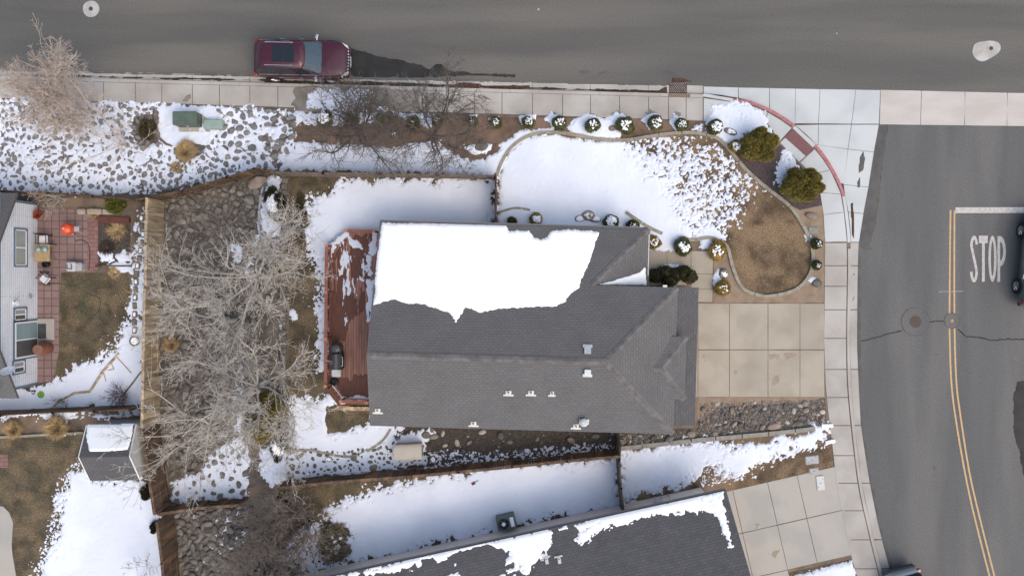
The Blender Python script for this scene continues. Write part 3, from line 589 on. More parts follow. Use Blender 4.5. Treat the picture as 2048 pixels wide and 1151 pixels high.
sp = arcs(1948.2, 491, 7.8, 20, 5, 8, 8, 180) + arcs(1948, 543, 7.8, 21, 5, 8, -180, 10)
sp += [[(1940.4, 491), (1945.4, 491), (1955.8, 541), (1950.8, 541)]]
letter('letter', sp)
letter('letter', [[(1958, 471), (1975.5, 471), (1975.5, 486), (1958, 486)], [(1964, 486), (1969.6, 486), (1969.6, 563), (1964, 563)]])
letter('letter', arcs(1985, 517, 8.2, 46, 5, 11, 0, 360, 36))
letter('letter', [[(1995, 472), (2000.2, 472), (2000.2, 563), (1995, 563)]] + arcs(2000.2, 502, 11.6, 30, 5.4, 11, -90, 90))
def disc(px, py, rpx, m, zz, nm, parent=None, loc=None, wob=0):
    r = rpx / S; p = P(px, py, zz); mb = MB(); pts = [(p.x + r * (1 + wob * math.sin(3 * t + 1)) * math.cos(t), p.y + r * (1 + wob * math.sin(2 * t)) * math.sin(t)) for t in [2 * math.pi * i / 40 for i in range(40)]]
    if parent: pts = [(a - parent.location.x, b - parent.location.y) for a, b in pts]
    return mb.prism(pts, zz - .02 - (parent.location.z if parent else 0), zz - (parent.location.z if parent else 0)).build(nm, m, parent)
def ringm(px, py, rpx, wd, m, zz, nm, parent):
    p = P(px, py, zz); pts = [(p.x - parent.location.x + rpx / S * math.cos(t), p.y - parent.location.y + rpx / S * math.sin(t)) for t in [2 * math.pi * i / 48 for i in range(49)]]
    return ribbon(MB(), pts, wd, zz - .01 - parent.location.z, zz - parent.location.z).build(nm, m, parent)
def cover(px, py, rp, rc, mp_, lab, cm=IRON, pm=OLDC, ring=False, zc=ZR + .02):
    o = thing('manhole_cover', lab, 'manhole cover', P(px, py, ZR))
    if pm: disc(px, py, rp, pm, ZR + .013, 'collar', o, wob=.015)
    if ring: ringm(px, py, rp, .035, SEAM, ZR + .0135, 'seam', o)
    mb = MB(); r = rc / S; mb.lathe([(r, 0), (r, zc - ZR), (r * .86, zc - ZR), (r * .84, zc - ZR - .004)], 28)
    for k in range(-3, 4):
        L_ = math.sqrt(max(0, .64 - (k * .2) ** 2)) * r; mb.box(-L_, k * .2 * r - .012, 0, L_, k * .2 * r + .012, zc - ZR + .003)
    mb.build('lid', cm, o); return o
cover(182, 18, 16.5, 4.2, 0, 'small round iron cover in a pale concrete disc at the main road top left')
cover(1831, 643, 28, 12, 0, 'round rusty manhole cover inside a cracked asphalt ring on the side street', pm=ASPH2, ring=True)
cover(1904, 641, 15.5, 3.4, 0, 'tiny yellow painted valve cover between the double yellow lines', cm=YELP, pm=ASPH2, ring=True)
o = thing('valve_cover', 'bean shaped concrete patch holding a yellow and a dark valve lid on the main road', 'valve cover', P(1973, 102, ZR))
bean = catmull([(1945, 100), (1950, 88), (1966, 83), (1985, 82), (1998, 87), (2001, 98), (1994, 108), (1978, 118), (1964, 123), (1952, 118), (1945, 108), (1945, 100)], 5)
MB().prism([(p.x - o.location.x, p.y - o.location.y) for p in PP(bean[:-1], ZR)], -.01, .013).build('collar', OLDC, o)
for (x_, y_, r_, m_) in ((1962, 104, 3, YELP), (1982, 97, 4, IRON)):
    p = P(x_, y_, ZR) - o.location; MB().lathe([(r_ / S, 0), (r_ / S, .02), (r_ / S * .7, .022)], 20, (p.x, p.y, 0)).build('lid', m_, o)
for q in [(1077, 19, 1.8), (1674, 67, 1.1)]: tag(disc(q[0], q[1], q[2], WHITEP, ZR + .01, 'survey_marker'), 'small white survey spot, the larger one left on the main road' if q[0] < 1500 else 'tiny white survey spot, the smaller one right on the main road', 'survey mark')
ribbon(MB(), [(p.x, p.y) for p in PP([(1878, 583), (1926, 582)], z)], .02, z - .005, z - .001).build('survey_line', WHITEP)['kind'] = 'structure'
dr = thing('storm_drain', 'rusty diagonal barred storm drain grate in the gutter', 'storm drain', P(1355, 178, ZR))
a, b = P(1338, 166, ZR) - dr.location, P(1373, 192, ZR) - dr.location
MB().box(a.x, b.y, -.05, b.x, a.y, .016).build('pit', DARK, dr)
mb = MB(); mb.box(a.x, a.y - .05, 0, b.x, a.y, .02).box(a.x, b.y, 0, b.x, b.y + .16, .03).box(a.x, b.y, 0, a.x + .04, a.y, .02).box(b.x - .04, b.y, 0, b.x, a.y, .02).build('frame', mat('rust', (96, 72, 66), (80, 62, 56), 8, .8), dr)
mb = MB(); Wd = b.x - a.x; Hd = a.y - b.y - .16
for i in range(-3, 10):
    x0 = a.x + i * .1; p0 = Vector((x0, b.y + .16, .04)); p1 = Vector((x0 + .38, a.y, .04))
    for t in range(12):
        q0 = p0.lerp(p1, t / 12); q1 = p0.lerp(p1, (t + 1) / 12)
        if q0.x > a.x and q1.x < b.x: mb.tube(q0, q1, .02, n=4)
mb.build('bar', mat('grate_metal', (168, 158, 148), (130, 116, 108), 8, .6), dr)
# ------------------------------------------------------------------ concrete edging, block walls
def edging(pts, wd, zt, lab, m=EDGE, seglen=1.1, nm='edging', cat='garden edging'):
    w_ = [(p.x, p.y) for p in PP(catmull(pts, 5))]; mb = MB(); L, Rr = ribbon_pts(w_, wd); acc = 0
    for i in range(len(w_) - 1):
        acc += math.hypot(w_[i + 1][0] - w_[i][0], w_[i + 1][1] - w_[i][1]); k = 1
        if acc > seglen: acc = 0; k = .86
        e = lambda A_, B_: (A_[0] + (B_[0] - A_[0]) * k, A_[1] + (B_[1] - A_[1]) * k)
        mb.prism([L[i], e(L[i], L[i + 1]), e(Rr[i], Rr[i + 1]), Rr[i]], -.05, zt)
    return tag(mb.build(nm, m), lab, cat)
edging(edge_main, .17, .11, 'long curved concrete edging looping round the front lawn')
edging(edge_low[1:], .17, .10, 'short concrete edging emerging from the snow by the house corner')
edging([(997, 425), (1030, 416), (1060, 420)], .12, .085, 'stub of edging almost buried in snow beside the yard fence')
edging([(576, 908), (596, 900), (625, 899), (650, 905), (700, 912), (735, 900), (765, 880), (782, 856)], .13, .085, 'curved edging in the snow between back lawn and stone bed')
edging([(1240, 895), (1300, 889), (1401, 878), (1470, 872), (1536, 866), (1600, 859), (1628, 855)], .22, .16, 'long grey block edging along the gravel bed south of the driveway', m=mat('grey_edging', (150, 146, 138), (130, 126, 118), 4, .9), nm='edging')
edging([(-20, 874), (60, 870), (168, 864)], .12, .12, 'thin edging between dry grass bed and lower left lawn')
def beam(nm, a, b, wd, zt, m, lab, cat, z0=0): 
    return tag(ribbon(MB(), [(p.x, p.y) for p in PP([a, b])], wd, z0, zt).build(nm, m), lab, cat)
beam('snowy_post', (1642, 850), (1664, 850), .16, .16, SNOWR, 'short snow covered timber end beside the sidewalk, upper of two', 'landscape timber'); beam('snowy_post', (1650, 884), (1668, 880), .16, .16, SNOWR, 'short snow covered timber end beside the sidewalk, lower of two', 'landscape timber')
wl = thing('retaining_wall', 'low grey block wall dividing the back lawn from the rock bed', 'garden wall', P(569, 620))
mb = MB(); o0 = wl.location
for i in range(46):
    y0 = 350 + i * 12.1; p = P(572 if y0 < 480 else 569, y0) - o0; k = rnd.uniform(-.02, .02)
    if 650 < y0 < 660: continue
    mb.bev(-.15 + k, -.145, 0, .15 + k, .145, .28 + rnd.uniform(-.015, .015), .02, 0, (p.x, p.y, 0), rnd.uniform(-.04, .04))
mb.build('block_course', BLOCK, wl)
MB().prism([(p.x - o0.x, p.y - o0.y) for p in PP([(564, 350), (580, 350), (577, 905), (561, 905)])], 0, .05).build('footing', BED, wl)
edging([(545, 352), (528, 372), (520, 420), (522, 470), (560, 482)], .1, .12, 'pale curved border round the snowy juniper behind the back fence', m=mat('snowy_stone', (182, 186, 194), (150, 150, 156), 4, .9))
# ------------------------------------------------------------------ rocks
def rockmesh(nm, seed, n=14, flatz=.6, round_=False):
    r = random.Random(seed); bm = bmesh.new()
    if round_:
        bmesh.ops.create_icosphere(bm, subdivisions=2, radius=.5)
        ax = [Vector((r.uniform(-1, 1), r.uniform(-1, 1), r.uniform(-1, 1))) for _ in range(4)]
        for v in bm.verts:
            k = 1 + sum(.12 * math.sin(v.co.dot(a) * 5 + i) for i, a in enumerate(ax)) * .5; v.co = Vector((v.co.x * k, v.co.y * k * r.uniform(.97, 1.03) * .8, v.co.z * k * flatz))
    else:
        for _ in range(n):
            v = Vector((r.gauss(0, 1), r.gauss(0, 1), r.gauss(0, 1))).normalized() * .5; bm.verts.new((v.x, v.y * r.uniform(.7, 1), v.z * flatz))
        bmesh.ops.convex_hull(bm, input=bm.verts)
        bmesh.ops.delete(bm, geom=[v for v in bm.verts if not v.link_faces], context='VERTS')
        bmesh.ops.bevel(bm, geom=bm.edges[:], offset=.035, segments=1, affect='EDGES')
    me = bpy.data.meshes.new(nm); bm.to_mesh(me); bm.free()
    if round_: me.polygons.foreach_set('use_smooth', [True] * len(me.polygons))
    return me
ANG = [rockmesh('rock', 10 + i, 14 + i, .7) for i in range(7)]; RND = [rockmesh('river_rock', 40 + i, flatz=.65, round_=True) for i in range(6)]
for me in ANG: me.materials.append(ROCKG)
ANGB = [me.copy() for me in ANG]
for me in ANGB: me.materials[0] = ROCKB
for me in RND: me.materials.append(ROCKR)
RNDP = [me.copy() for me in RND]
for me in RNDP: me.materials[0] = ROCKP
RNDL = [me.copy() for me in RND[:3]]
for me in RNDL: me.materials[0] = mat('light_stone', (184, 180, 170), (160, 154, 146), 3, .8, rand=.15)
RNDD = [me.copy() for me in RND[:4]]
for me in RNDD: me.materials[0] = mat('blue_grey_stone', (98, 103, 106), (80, 84, 88), 3, .8, rand=.2)
MIX = RND + RNDP[:4] + RNDL[:2] + RNDD
occ = {}
def free(x, y, r, k=.86):
    c = 1.0; ix, iy = int(x // c), int(y // c)
    for i in (-1, 0, 1):
        for j in (-1, 0, 1):
            for (a, b, q) in occ.get((ix + i, iy + j), ()):
                if (a - x) ** 2 + (b - y) ** 2 < ((q + r) * k) ** 2: return False
    occ.setdefault((ix, iy), []).append((x, y, r)); return True
def scatter(poly, n, smin, smax, avoid=(), pw=1.6, k=.86, seed=0, tries=12):
    r = random.Random(seed); out = []; xs_ = [p[0] for p in poly]; ys_ = [p[1] for p in poly]
    sizes = sorted([smin + (smax - smin) * r.random() ** pw for _ in range(n)], reverse=True)
    for s in sizes:
        for _ in range(tries):
            q = (r.uniform(min(xs_), max(xs_)), r.uniform(min(ys_), max(ys_)))
            if not inpoly(q, poly) or any(inpoly(q, a) for a in avoid): continue
            p = P(*q)
            if free(p.x, p.y, s * .5, k): out.append((p.x, p.y, s)); break
    return out
big = []   # (x, y, size, kindlist, label, group, zf)
def addrocks(lst, pool, lab, grp, zf=.12, cat='rock'): big.extend([(x, y, s, pool, lab, grp, zf, cat) for x, y, s in lst])
apron = [(318, 212), (448, 214), (440, 262), (412, 300), (345, 300), (318, 285)]
addrocks(scatter([(-20, 204), (585, 225), (580, 300), (545, 332), (300, 386), (-20, 380)], 2600, .07, .38, (apron, [(440, 210), (590, 210), (590, 340), (440, 340)]), seed=1, k=.82, pw=2.2), ANG, 'angular grey rock on the snowy bank between sidewalk and fence', 'rocks on the snowy bank')
addrocks(scatter([(440, 222), (500, 216), (590, 226), (582, 300), (545, 332), (400, 366), (440, 290)], 800, .1, .46, seed=2, pw=1.5), ANG, 'chunky grey rock in the dense pile left of the hedge', 'rocks piled left of the hedge')
addrocks(scatter([(332, 400), (555, 348), (520, 380), (510, 480), (560, 560), (500, 700), (490, 880), (335, 930), (325, 820)], 2400, .08, .5, seed=3, k=.78, pw=2.4), ANGB, 'brown grey rock in the bed beneath the pale bare trees', 'rocks beneath the bare trees')
addrocks(scatter([(345, 930), (490, 880), (494, 985), (345, 1004)], 260, .1, .42, seed=4, k=1.0), ANGB, 'rounded rock poking through snow above the cross fence', 'rocks in snow above the cross fence')
addrocks(scatter([(352, 1026), (500, 1008), (520, 1060), (620, 1151), (620, 1200), (370, 1200)], 1900, .07, .42, seed=5, k=.8, pw=2.8), RND, 'grey river stone in the bed below the cross fence', 'river stones below the cross fence', .14, 'river stone')
addrocks(scatter([(1400, 806), (1645, 800), (1652, 848), (1400, 874)], 480, .05, .33, seed=6, pw=6, k=1.0), MIX, 'smooth mixed river stone in the gravel bed south of the driveway', 'river stones south of the driveway', .1, 'river stone')
addrocks(scatter([(1238, 870), (1352, 868), (1352, 884), (1238, 892)], 60, .08, .5, seed=7, k=.95, pw=3), MIX, 'smooth river stone along the house wall beside the block edging', 'river stones beside the house wall', .1, 'river stone')
addrocks(scatter([(850, 862), (1232, 862), (1232, 893), (850, 915)], 70, .08, .45, seed=8, pw=5, k=1.1), MIX, 'dark river stone in the gravel strip behind the house', 'river stones in the dark gravel strip', .1, 'river stone')
addrocks(scatter([(580, 908), (780, 890), (800, 870), (850, 925), (580, 955)], 190, .08, .24, seed=9, k=1.1), RND, 'small dark pebble in the snowy stone bed', 'pebbles in the snowy stone bed', .42, 'river stone')
for kind in (ANG, RND):
    pools = (ANG, ANGB) if kind is ANG else (RND, RNDP)
    L_ = sorted([b for b in big if (b[3] is ANG or b[3] is ANGB) == (kind is ANG)], key=lambda b: -b[2])
    smV = []; smF = []; smM = []
    for i, (x, y, s, pool, lab, grp, zf, cat) in enumerate(L_):
        me = rnd.choice(pool); rz = rnd.uniform(0, 6.28); zf = zf + rnd.uniform(-.24, .12); tl = (rnd.uniform(-.25, .25), rnd.uniform(-.25, .25)); sc = (s * rnd.uniform(1, 1.25), s * rnd.uniform(.8, 1.05), s * rnd.uniform(.7, 1))
        if i < 296:
            o = bpy.data.objects.new('rock' if kind is ANG else 'river_stone', me); scn.collection.objects.link(o); o.location = (x, y, s * zf); o.rotation_euler = (tl[0], tl[1], rz); o.scale = sc; tag(o, lab, cat, grp)
        else:
            M = Matrix.Translation((x, y, s * zf)) @ Matrix.Rotation(rz, 4, 'Z') @ Matrix.Rotation(tl[0], 4, 'X') @ Matrix.Diagonal((*sc, 1)); k = len(smV)
            smV += [tuple(M @ v.co) for v in me.vertices]; smF += [tuple(k + j for j in p.vertices) for p in me.polygons]; smM += [0 if me in pools[0] else 2 if me in RNDL else 3 if me in RNDD else 1] * len(me.polygons)
    o = mesh('small_rocks' if kind is ANG else 'small_river_stones', smV, smF, [pools[0][0].materials[0], pools[1][0].materials[0], RNDL[0].materials[0], RNDD[0].materials[0]], None, kind is RND, smM)
    tag(o, 'smaller angular rocks filling the banks and beds' if kind is ANG else 'smaller river stones and pebbles filling the gravel beds', 'rocks', kind='stuff')
# fine gravel
gv, gf, gm = [], [], []; rg = random.Random(3)
def grav(poly, n, s0, s1, mi):
    xs_ = [p[0] for p in poly]; ys_ = [p[1] for p in poly]; c = 0
    while c < n:
        q = (rg.uniform(min(xs_), max(xs_)), rg.uniform(min(ys_), max(ys_)))
        if not inpoly(q, poly): continue
        c += 1; p = P(*q); s = rg.uniform(s0, s1); a = rg.uniform(0, 6.28); k = len(gv)
        for t in range(5): gv.append((p.x + s * math.cos(a + t * 1.257) * rg.uniform(.7, 1), p.y + s * math.sin(a + t * 1.257) * rg.uniform(.6, 1), 0.0))
        gv.append((p.x + rg.uniform(-.3, .3) * s, p.y + rg.uniform(-.3, .3) * s, s * rg.uniform(.6, 1.0)))
        for t in range(5): gf.append((k + t, k + (t + 1) % 5, k + 5)); gm.append(mi if rg.random() < .6 else (mi + 1) % 4)
grav([(1400, 812), (1500, 803), (1648, 798), (1654, 850), (1238, 893), (1238, 868), (1352, 866), (1400, 850)], 3200, .02, .06, 0)
grav([(740, 852), (1234, 858), (1234, 898), (850, 925), (780, 930), (840, 880)], 4500, .02, .055, 2)
grav([(1490, 340), (1530, 330), (1560, 330), (1600, 400), (1640, 388), (1645, 410), (1600, 420), (1575, 405)], 1500, .012, .035, 2)
grav([(332, 400), (555, 348), (510, 480), (500, 880), (335, 930)], 2500, .03, .08, 1)
o = mesh('gravel', gv, gf, [mat('gravel_light', (150, 140, 128)), mat('gravel_brown', (116, 104, 94)), mat('gravel_dark', (72, 66, 60)), mat('gravel_mid', (98, 92, 88))], None, False, gm)
tag(o, 'fine mixed gravel scattered through the beds', 'gravel', kind='stuff')
def snowcap(nm, rx, ry, rz, parent, seed, cov=.3, th0=.9, f=2.2, zc=0):
    n, mm = 40, 16; t = np.linspace(0, 2 * np.pi, n + 1)[None, :] + np.zeros((mm + 1, 1)); ph = np.linspace(0, th0, mm + 1)[:, None] + np.zeros((1, n + 1))
    x = np.sin(ph) * np.cos(t); y = np.sin(ph) * np.sin(t); q = fbm(x * 2, y * 2, f, seed) + cov - (ph / th0) ** 4 * 1.2
    k = np.where(q > 0, .97 + np.clip(q * 6, 0, 1) * .1, .97 + np.clip(q * 2, -1, 0) * .15)
    V = np.stack([x * k * rx, y * k * ry, np.cos(ph) * k * rz + zc], -1).reshape(-1, 3); F = []
    qq = q
    for i in range(mm):
        for j in range(n):
            if max(qq[i, j], qq[i + 1, j], qq[i + 1, j + 1], qq[i, j + 1]) > 0: F.append((i * (n + 1) + j, (i + 1) * (n + 1) + j, (i + 1) * (n + 1) + j + 1, i * (n + 1) + j + 1))
    if F: return mesh(nm, V, F, SNOWR, parent, True)
def boulder(px, py, sx, sy, sz, rz, lab, m=ROCKR, seed=1, cap=0, ang=False):
    me = (ANG if ang else RND)[seed % 6].copy(); me.materials[0] = m; o = link('boulder', me); o.location = P(px, py, 0) + Vector((0, 0, sz * .22)); o.scale = (sx / S, sy / S / (1 if ang else .8), sz); o.rotation_euler = (0, 0, R(rz)); tag(o, lab, 'boulder')
    if cap: snowcap('snow_cap', .46, .37, .33 if not ang else .36, o, seed, cap, 1.1)
    return o
BD = [(270 / 6.4 + 560, 515 / 6.4 + 830, 15, 10, 'tan oblong stone near the left end of the snowy stone bed', 20, 0), (640, 908, 14, 9, 'oval brown stone just below the curved edging in snow', -10, 0), (658, 917, 18, 12, 'round stone crowned with snow in middle of the stone bed', 0, .5),
      (708, 915, 13, 13, 'dark lumpy stone right of the snow crowned stone', 0, 0), (722, 908, 14, 8, 'small oblong stone half capped with snow beside the lumpy stone', 15, .4), (585, 931, 14, 13, 'round bare stone at the left edge of the snowy stone bed', 0, 0), (600, 931, 12, 10, 'lesser round stone next to the leftmost round stone', 20, 0),
      (582, 949, 15, 14, 'big flat round stone by the fence left end', 0, 0), (618, 946, 10, 12, 'upright oval stone with a snow top near the fence', 0, .4), (748, 934, 18, 13, 'large smooth tan boulder against the fence', 35, 0), (740, 924, 8, 9, 'little ring shaped stone above the smooth tan boulder', 0, .2),
      (694, 941, 8, 11, 'small dark upright stone close to the fence', 0, .2), (720, 935, 10, 9, 'pitted stone among pebbles left of the smooth tan boulder', 0, .3), (672, 948, 15, 8, 'long flat brown stone touching the fence', -5, 0), (757, 896, 9, 7, 'yellowish stone among dark pebbles near the storage box', 0, 0),
      (779, 900, 9, 9, 'brown stone touching the left side of the storage box', 0, .2), (779, 911, 9, 8, 'snow topped stone below the brown stone by the storage box', 0, .6), (866, 918, 13, 16, 'oval snow capped stone right of the storage box', 0, .4), (864, 860, 10, 10, 'pale block like stone under the roof edge', 0, 0), (852, 868, 18, 14, 'broad brown stone under the roof edge', 0, 0), (868, 872, 18, 12, 'dark rounded stone under the roof edge', 0, 0), (1004, 908, 10, 9, 'stone with a white snow top near the middle of the wooden fence', 0, .5),
      (1225, 256, 18, 14, 'tan boulder between two clipped bushes by the sidewalk', 20, 0), (1461, 264, 28, 15, 'speckled boulder with snow beside the corner bush', -15, .15), (963, 295, 28, 18, 'smooth oval grey boulder in the bare soil under the trees', 10, 0), (790, 270, 18, 22, 'dark boulder with a snow fleck between the street trees', 0, -.1),
      (1176, 431, 28, 22, 'pinkish boulder in snow against the house wall', -20, .1), (1160, 437, 22, 14, 'snow buried boulder left of the pinkish one', 10, .6), (1190, 438, 26, 14, 'snow buried flat boulder right of the pinkish one', 0, .8),
      (1624, 432, 26, 14, 'orange tan boulder below the big round shrub by the sidewalk', -10, 0), (1447, 548, 20, 20, 'grey faceted boulder beside the entry walk', 20, .05), (1633, 565, 20, 16, 'grey boulder with a snow edge at the lawn tip', 0, 0), (1071, 304 - 0, 1, 1, '', 0, 0),
      (1382, 868, 17, 14, 'largest pale boulder in the gravel bed near the roof corner', 0, 0), (1430, 867, 13, 11, 'tan rounded boulder in the gravel bed above the edging', 0, 0), (1549, 852, 28, 14, 'long pinkish boulder in the gravel bed above the edging', 10, 0), (1596, 847, 18, 12, 'dark grey boulder in the gravel bed near the snowy end', 0, 0), (1610, 806, 14, 11, 'pale round boulder in the upper right of the gravel bed', 0, 0), (1611, 810 + 10, 14, 10, 'flat grey boulder in the gravel bed below the pale round one', 0, 0),
      (516, 365, 45, 34, 'big pale boulder tucked beneath the fence corner', 30, 0), (501, 400, 28, 26, 'large grey boulder above the highest tree branches', 0, 0), (388, 434, 14, 24, 'long upright block shaped boulder near the tan fence', 15, 0), (403, 432, 20, 18, 'broad grey boulder right of the upright block', 0, 0), (366, 443, 20, 16, 'pale faceted boulder left of the upright block', -30, 0), (352, 412, 18, 11, 'light boulder closest to the fence corner', -20, 0), (466, 600, 34, 26, 'large flat boulder in the middle of the rock bed', 0, 0), (385, 530, 22, 26, 'upright grey boulder in the left of the rock bed', 0, 0)]
for i, (x_, y_, a_, b_, lab, rz, cap) in enumerate(BD):
    if lab: boulder(x_, y_, a_, b_, min(a_, b_) / S * .75, rz, lab, ROCKP if ('pink' in lab or 'tan' in lab or 'pale' in lab or 'yellow' in lab) else ROCKB if 'brown' in lab or 'dark' in lab else ROCKR, i, cap, x_ < 520 and y_ < 620)
# ------------------------------------------------------------------ main house
OX, OY = -6.77, -3.65; TH = R(-1.6)
def roof_uv(pts):
    # u along the eave, v up the slope
    a, b, c = Vector(pts[0]), Vector(pts[1]), Vector(pts[2]); n = (b - a).cross(c - a).normalized()
    if n.z < 0: n = -n
    up = Vector((0, 0, 1)) - n * n.z
    up = up.normalized() if up.length > 1e-4 else Vector((0, 1, 0)); al = up.cross(n)
    return [(Vector(p).dot(al), Vector(p).dot(up)) for p in pts]
def roofpart(nm, faces, parent, m=SHIN, thick=.12):
    V, F, U = [], [], []
    for f in faces:
        n = (Vector(f[1]) - Vector(f[0])).cross(Vector(f[2]) - Vector(f[0]))
        if n.z < 0: f = f[::-1]
        k = len(V); V += f; F.append(tuple(range(k, k + len(f)))); U.append(roof_uv(f))
        g = [(p[0], p[1], p[2] - thick) for p in f]; k2 = len(V); V += g; F.append(tuple(range(k2 + len(f) - 1, k2 - 1, -1))); U.append([(0, 0)] * len(f))
        for i in range(len(f)):
            j = (i + 1) % len(f); F.append((k + i, k2 + i, k2 + j, k + j)); U.append([(0, 0)] * 4)
    return mesh(nm, V, F, m, parent, False, None, U)
hs = thing('house', 'grey shingled house in the centre with snow over its upper roof slope', 'house', (OX, OY, 0), TH)
RID, PT = 4.8, .39
hN = lambda v: RID - PT * v
f = roofpart('roof', [[(0, 0, RID), (10.9, 0, RID), (14.37, 3.47, hN(3.47)), (10.34, 3.47, hN(3.47)), (13.13, 6.26, hN(6.26)), (0, 6.26, hN(6.26))],
    [(0, 0, RID), (0, -3.47, hN(3.47)), (14.37, -3.47, hN(3.47)), (10.9, 0, RID)], [(10.9, 0, RID), (14.37, -3.47, hN(3.47)), (14.37, 3.47, hN(3.47))],
    [(13.13, 6.26, hN(6.26)), (10.34, 3.47, hN(3.47)), (13.13, 3.05, hN(6.26))]], hs)
roofpart('garage_roof', [[(14.1, 3.49, 3.12), (14.1, -3.15, 3.12), (15.55, -3.15, 2.72), (15.55, 3.49, 2.72)]], hs, SHINB)
DE, DR = 3.52, 3.88
roofpart('porch_gable_roof', [[(12.76, -.32, DR), (13.63, -.32, DR), (14.85, 1.17, DE), (14.2, 1.17, DE + .02)], [(12.76, -.32, DR), (13.63, -.32, DR), (14.85, -1.82, DE), (14.2, -1.82, DE + .02)], [(13.63, -.32, DR), (14.85, 1.17, DE), (14.85, -1.82, DE)]], hs)
def capline(mb, a, b, wd=.3, lift=.02, n=26):
    a = Vector(a); b = Vector(b); d = (b - a); L_ = d.length; k = max(2, int(L_ / .2)); dn = d.normalized(); s = dn.cross(Vector((0, 0, 1))).normalized()
    for i in range(k):
        p = a + d * (i / k); q = a + d * ((i + 1.12) / k); z = Vector((0, 0, lift + .008 * (i % 2)))
        drop = Vector((0, 0, -.05))
        V = [p + z, q + z, p + z + s * wd / 2 + drop, q + z + s * wd / 2 + drop, p + z - s * wd / 2 + drop, q + z - s * wd / 2 + drop]
        mb.add(V, [(0, 2, 3, 1), (0, 1, 5, 4)])
mb = MB()
for a, b in [((0, 0, RID), (10.9, 0, RID)), ((14.37, 3.47, hN(3.47)), (10.9, 0, RID)), ((14.37, -3.47, hN(3.47)), (10.9, 0, RID)), ((13.13, 6.26, hN(6.26)), (10.34, 3.47, hN(3.47))), ((12.8, -.32, DR), (13.63, -.32, DR)), ((14.85, 1.17, DE), (13.63, -.32, DR)), ((14.85, -1.82, DE), (13.63, -.32, DR))]: 
    mb = MB(); capline(mb, a, b); mb.build('ridge_cap', RIDGE, hs)
mb = MB(); mb.prism([(.35, -3.1), (14.0, -3.1), (14.0, -3.0), (15.2, -3.0), (15.2, 3.1), (12.75, 3.1), (12.75, 5.9), (.35, 5.9)], 0, 2.1); mb.prism([(.35, -3.1), (13.9, -3.1), (13.9, 3.05), (.35, 3.05)], 2.1, 3.2)
mb.add([(.35, -3.1, 3.2), (.35, 3.05, 3.2), (.35, 0, 4.6), (.45, -3.1, 3.2), (.45, 3.05, 3.2), (.45, 0, 4.6)], [(0, 2, 1), (3, 4, 5), (0, 3, 5, 2), (1, 2, 5, 4)])
mb.build('wall', TAUPE, hs)
mb = MB(); mb.box(13.10, 3.1, 2.22, 13.20, 6.25, 2.34); mb.box(0, 6.27, 2.20, 13.1, 6.37, 2.30, 0); mb.build('gutter', mat('brown_gutter', (112, 112, 112)), hs)
mb = MB(); mb.box(13.13, 4.0, 2.345, 13.17, 6.0, 2.36); mb.build('gutter_trim', PIPE, hs)
def slope_at(u, v):
    return hN(abs(v)) if u < 10.9 - 0 or abs(v) > u - 10.9 else RID - PT * (u - 10.9)
def vent_box(px, py, up=1):
    h = 4.6; p = P(px, py, h); d = Matrix.Rotation(-TH, 3, 'Z') @ (p - Vector((OX, OY, 0))); zz = slope_at(d.x, d.y); p = P(px, py, zz); d = Matrix.Rotation(-TH, 3, 'Z') @ (p - Vector((OX, OY, 0)))
    return d.x, d.y, slope_at(d.x, d.y)
for px, py, s in [(1175, 700, 1), (1175, 743, -1)]:
    u, v, z = vent_box(px, py); mb = MB(); sl_ = -PT * s; rot = Matrix.Rotation(math.atan(sl_), 3, 'X')
    mb.box(-.22, .05 * s - .06, 0, .22, .05 * s + .09 * 1, .025, rot=rot, at=(u, v + .13 * s, z + .01)); mb.box(-.15, -.18, .02, .15, .16, .11, rot=rot, at=(u, v, z + .01))
    o = mb.build('roof_vent', METAL, hs)
for px, py, rr in [(1017, 786, 1), (1062, 786, 1), (1104, 787, .7), (755, 822, 1), (947, 848, 1), (1152, 853, 1)]:
    u, v, z = vent_box(px, py); mb = MB(); rot = Matrix.Rotation(math.atan(PT), 3, 'X')
    mb.box(-.24 * rr, -.14, 0, .24 * rr, -.05, .02, rot=rot, at=(u, v, z + .012)); mb.box(-.13 * rr, -.05, 0, .13 * rr, .14, .022, rot=rot, at=(u, v, z + .012))
    mb.lathe([(.07, -.05), (.055, .06), (.045, .22), (.03, .22), (.03, .1)], 14, (u, v + .03, z)); mb.build('vent_pipe', PIPE, hs)
u, v, z = vent_box(1167, 843); MB().box(-.2, -.14, 0, .26, .14, .02, rot=Matrix.Rotation(math.atan(PT), 3, 'X'), at=(u, v, z + .012)).lathe([(.12, -.02), (.12, .2), (.19, .2), (.19, .3), (.08, .36)], 20, (u, v, z)).build('chimney_cap', METAL, hs)
u, v, z = vent_box(1330, 574); MB().box(-.1, -.05, -.12, .1, .05, .02, at=(u, 3.52, hN(3.47))).build('downspout', PIPE, hs)
MB().box(13.85, .0, 3.66, 13.95, .34, 3.72).build('flashing', DARK, hs)
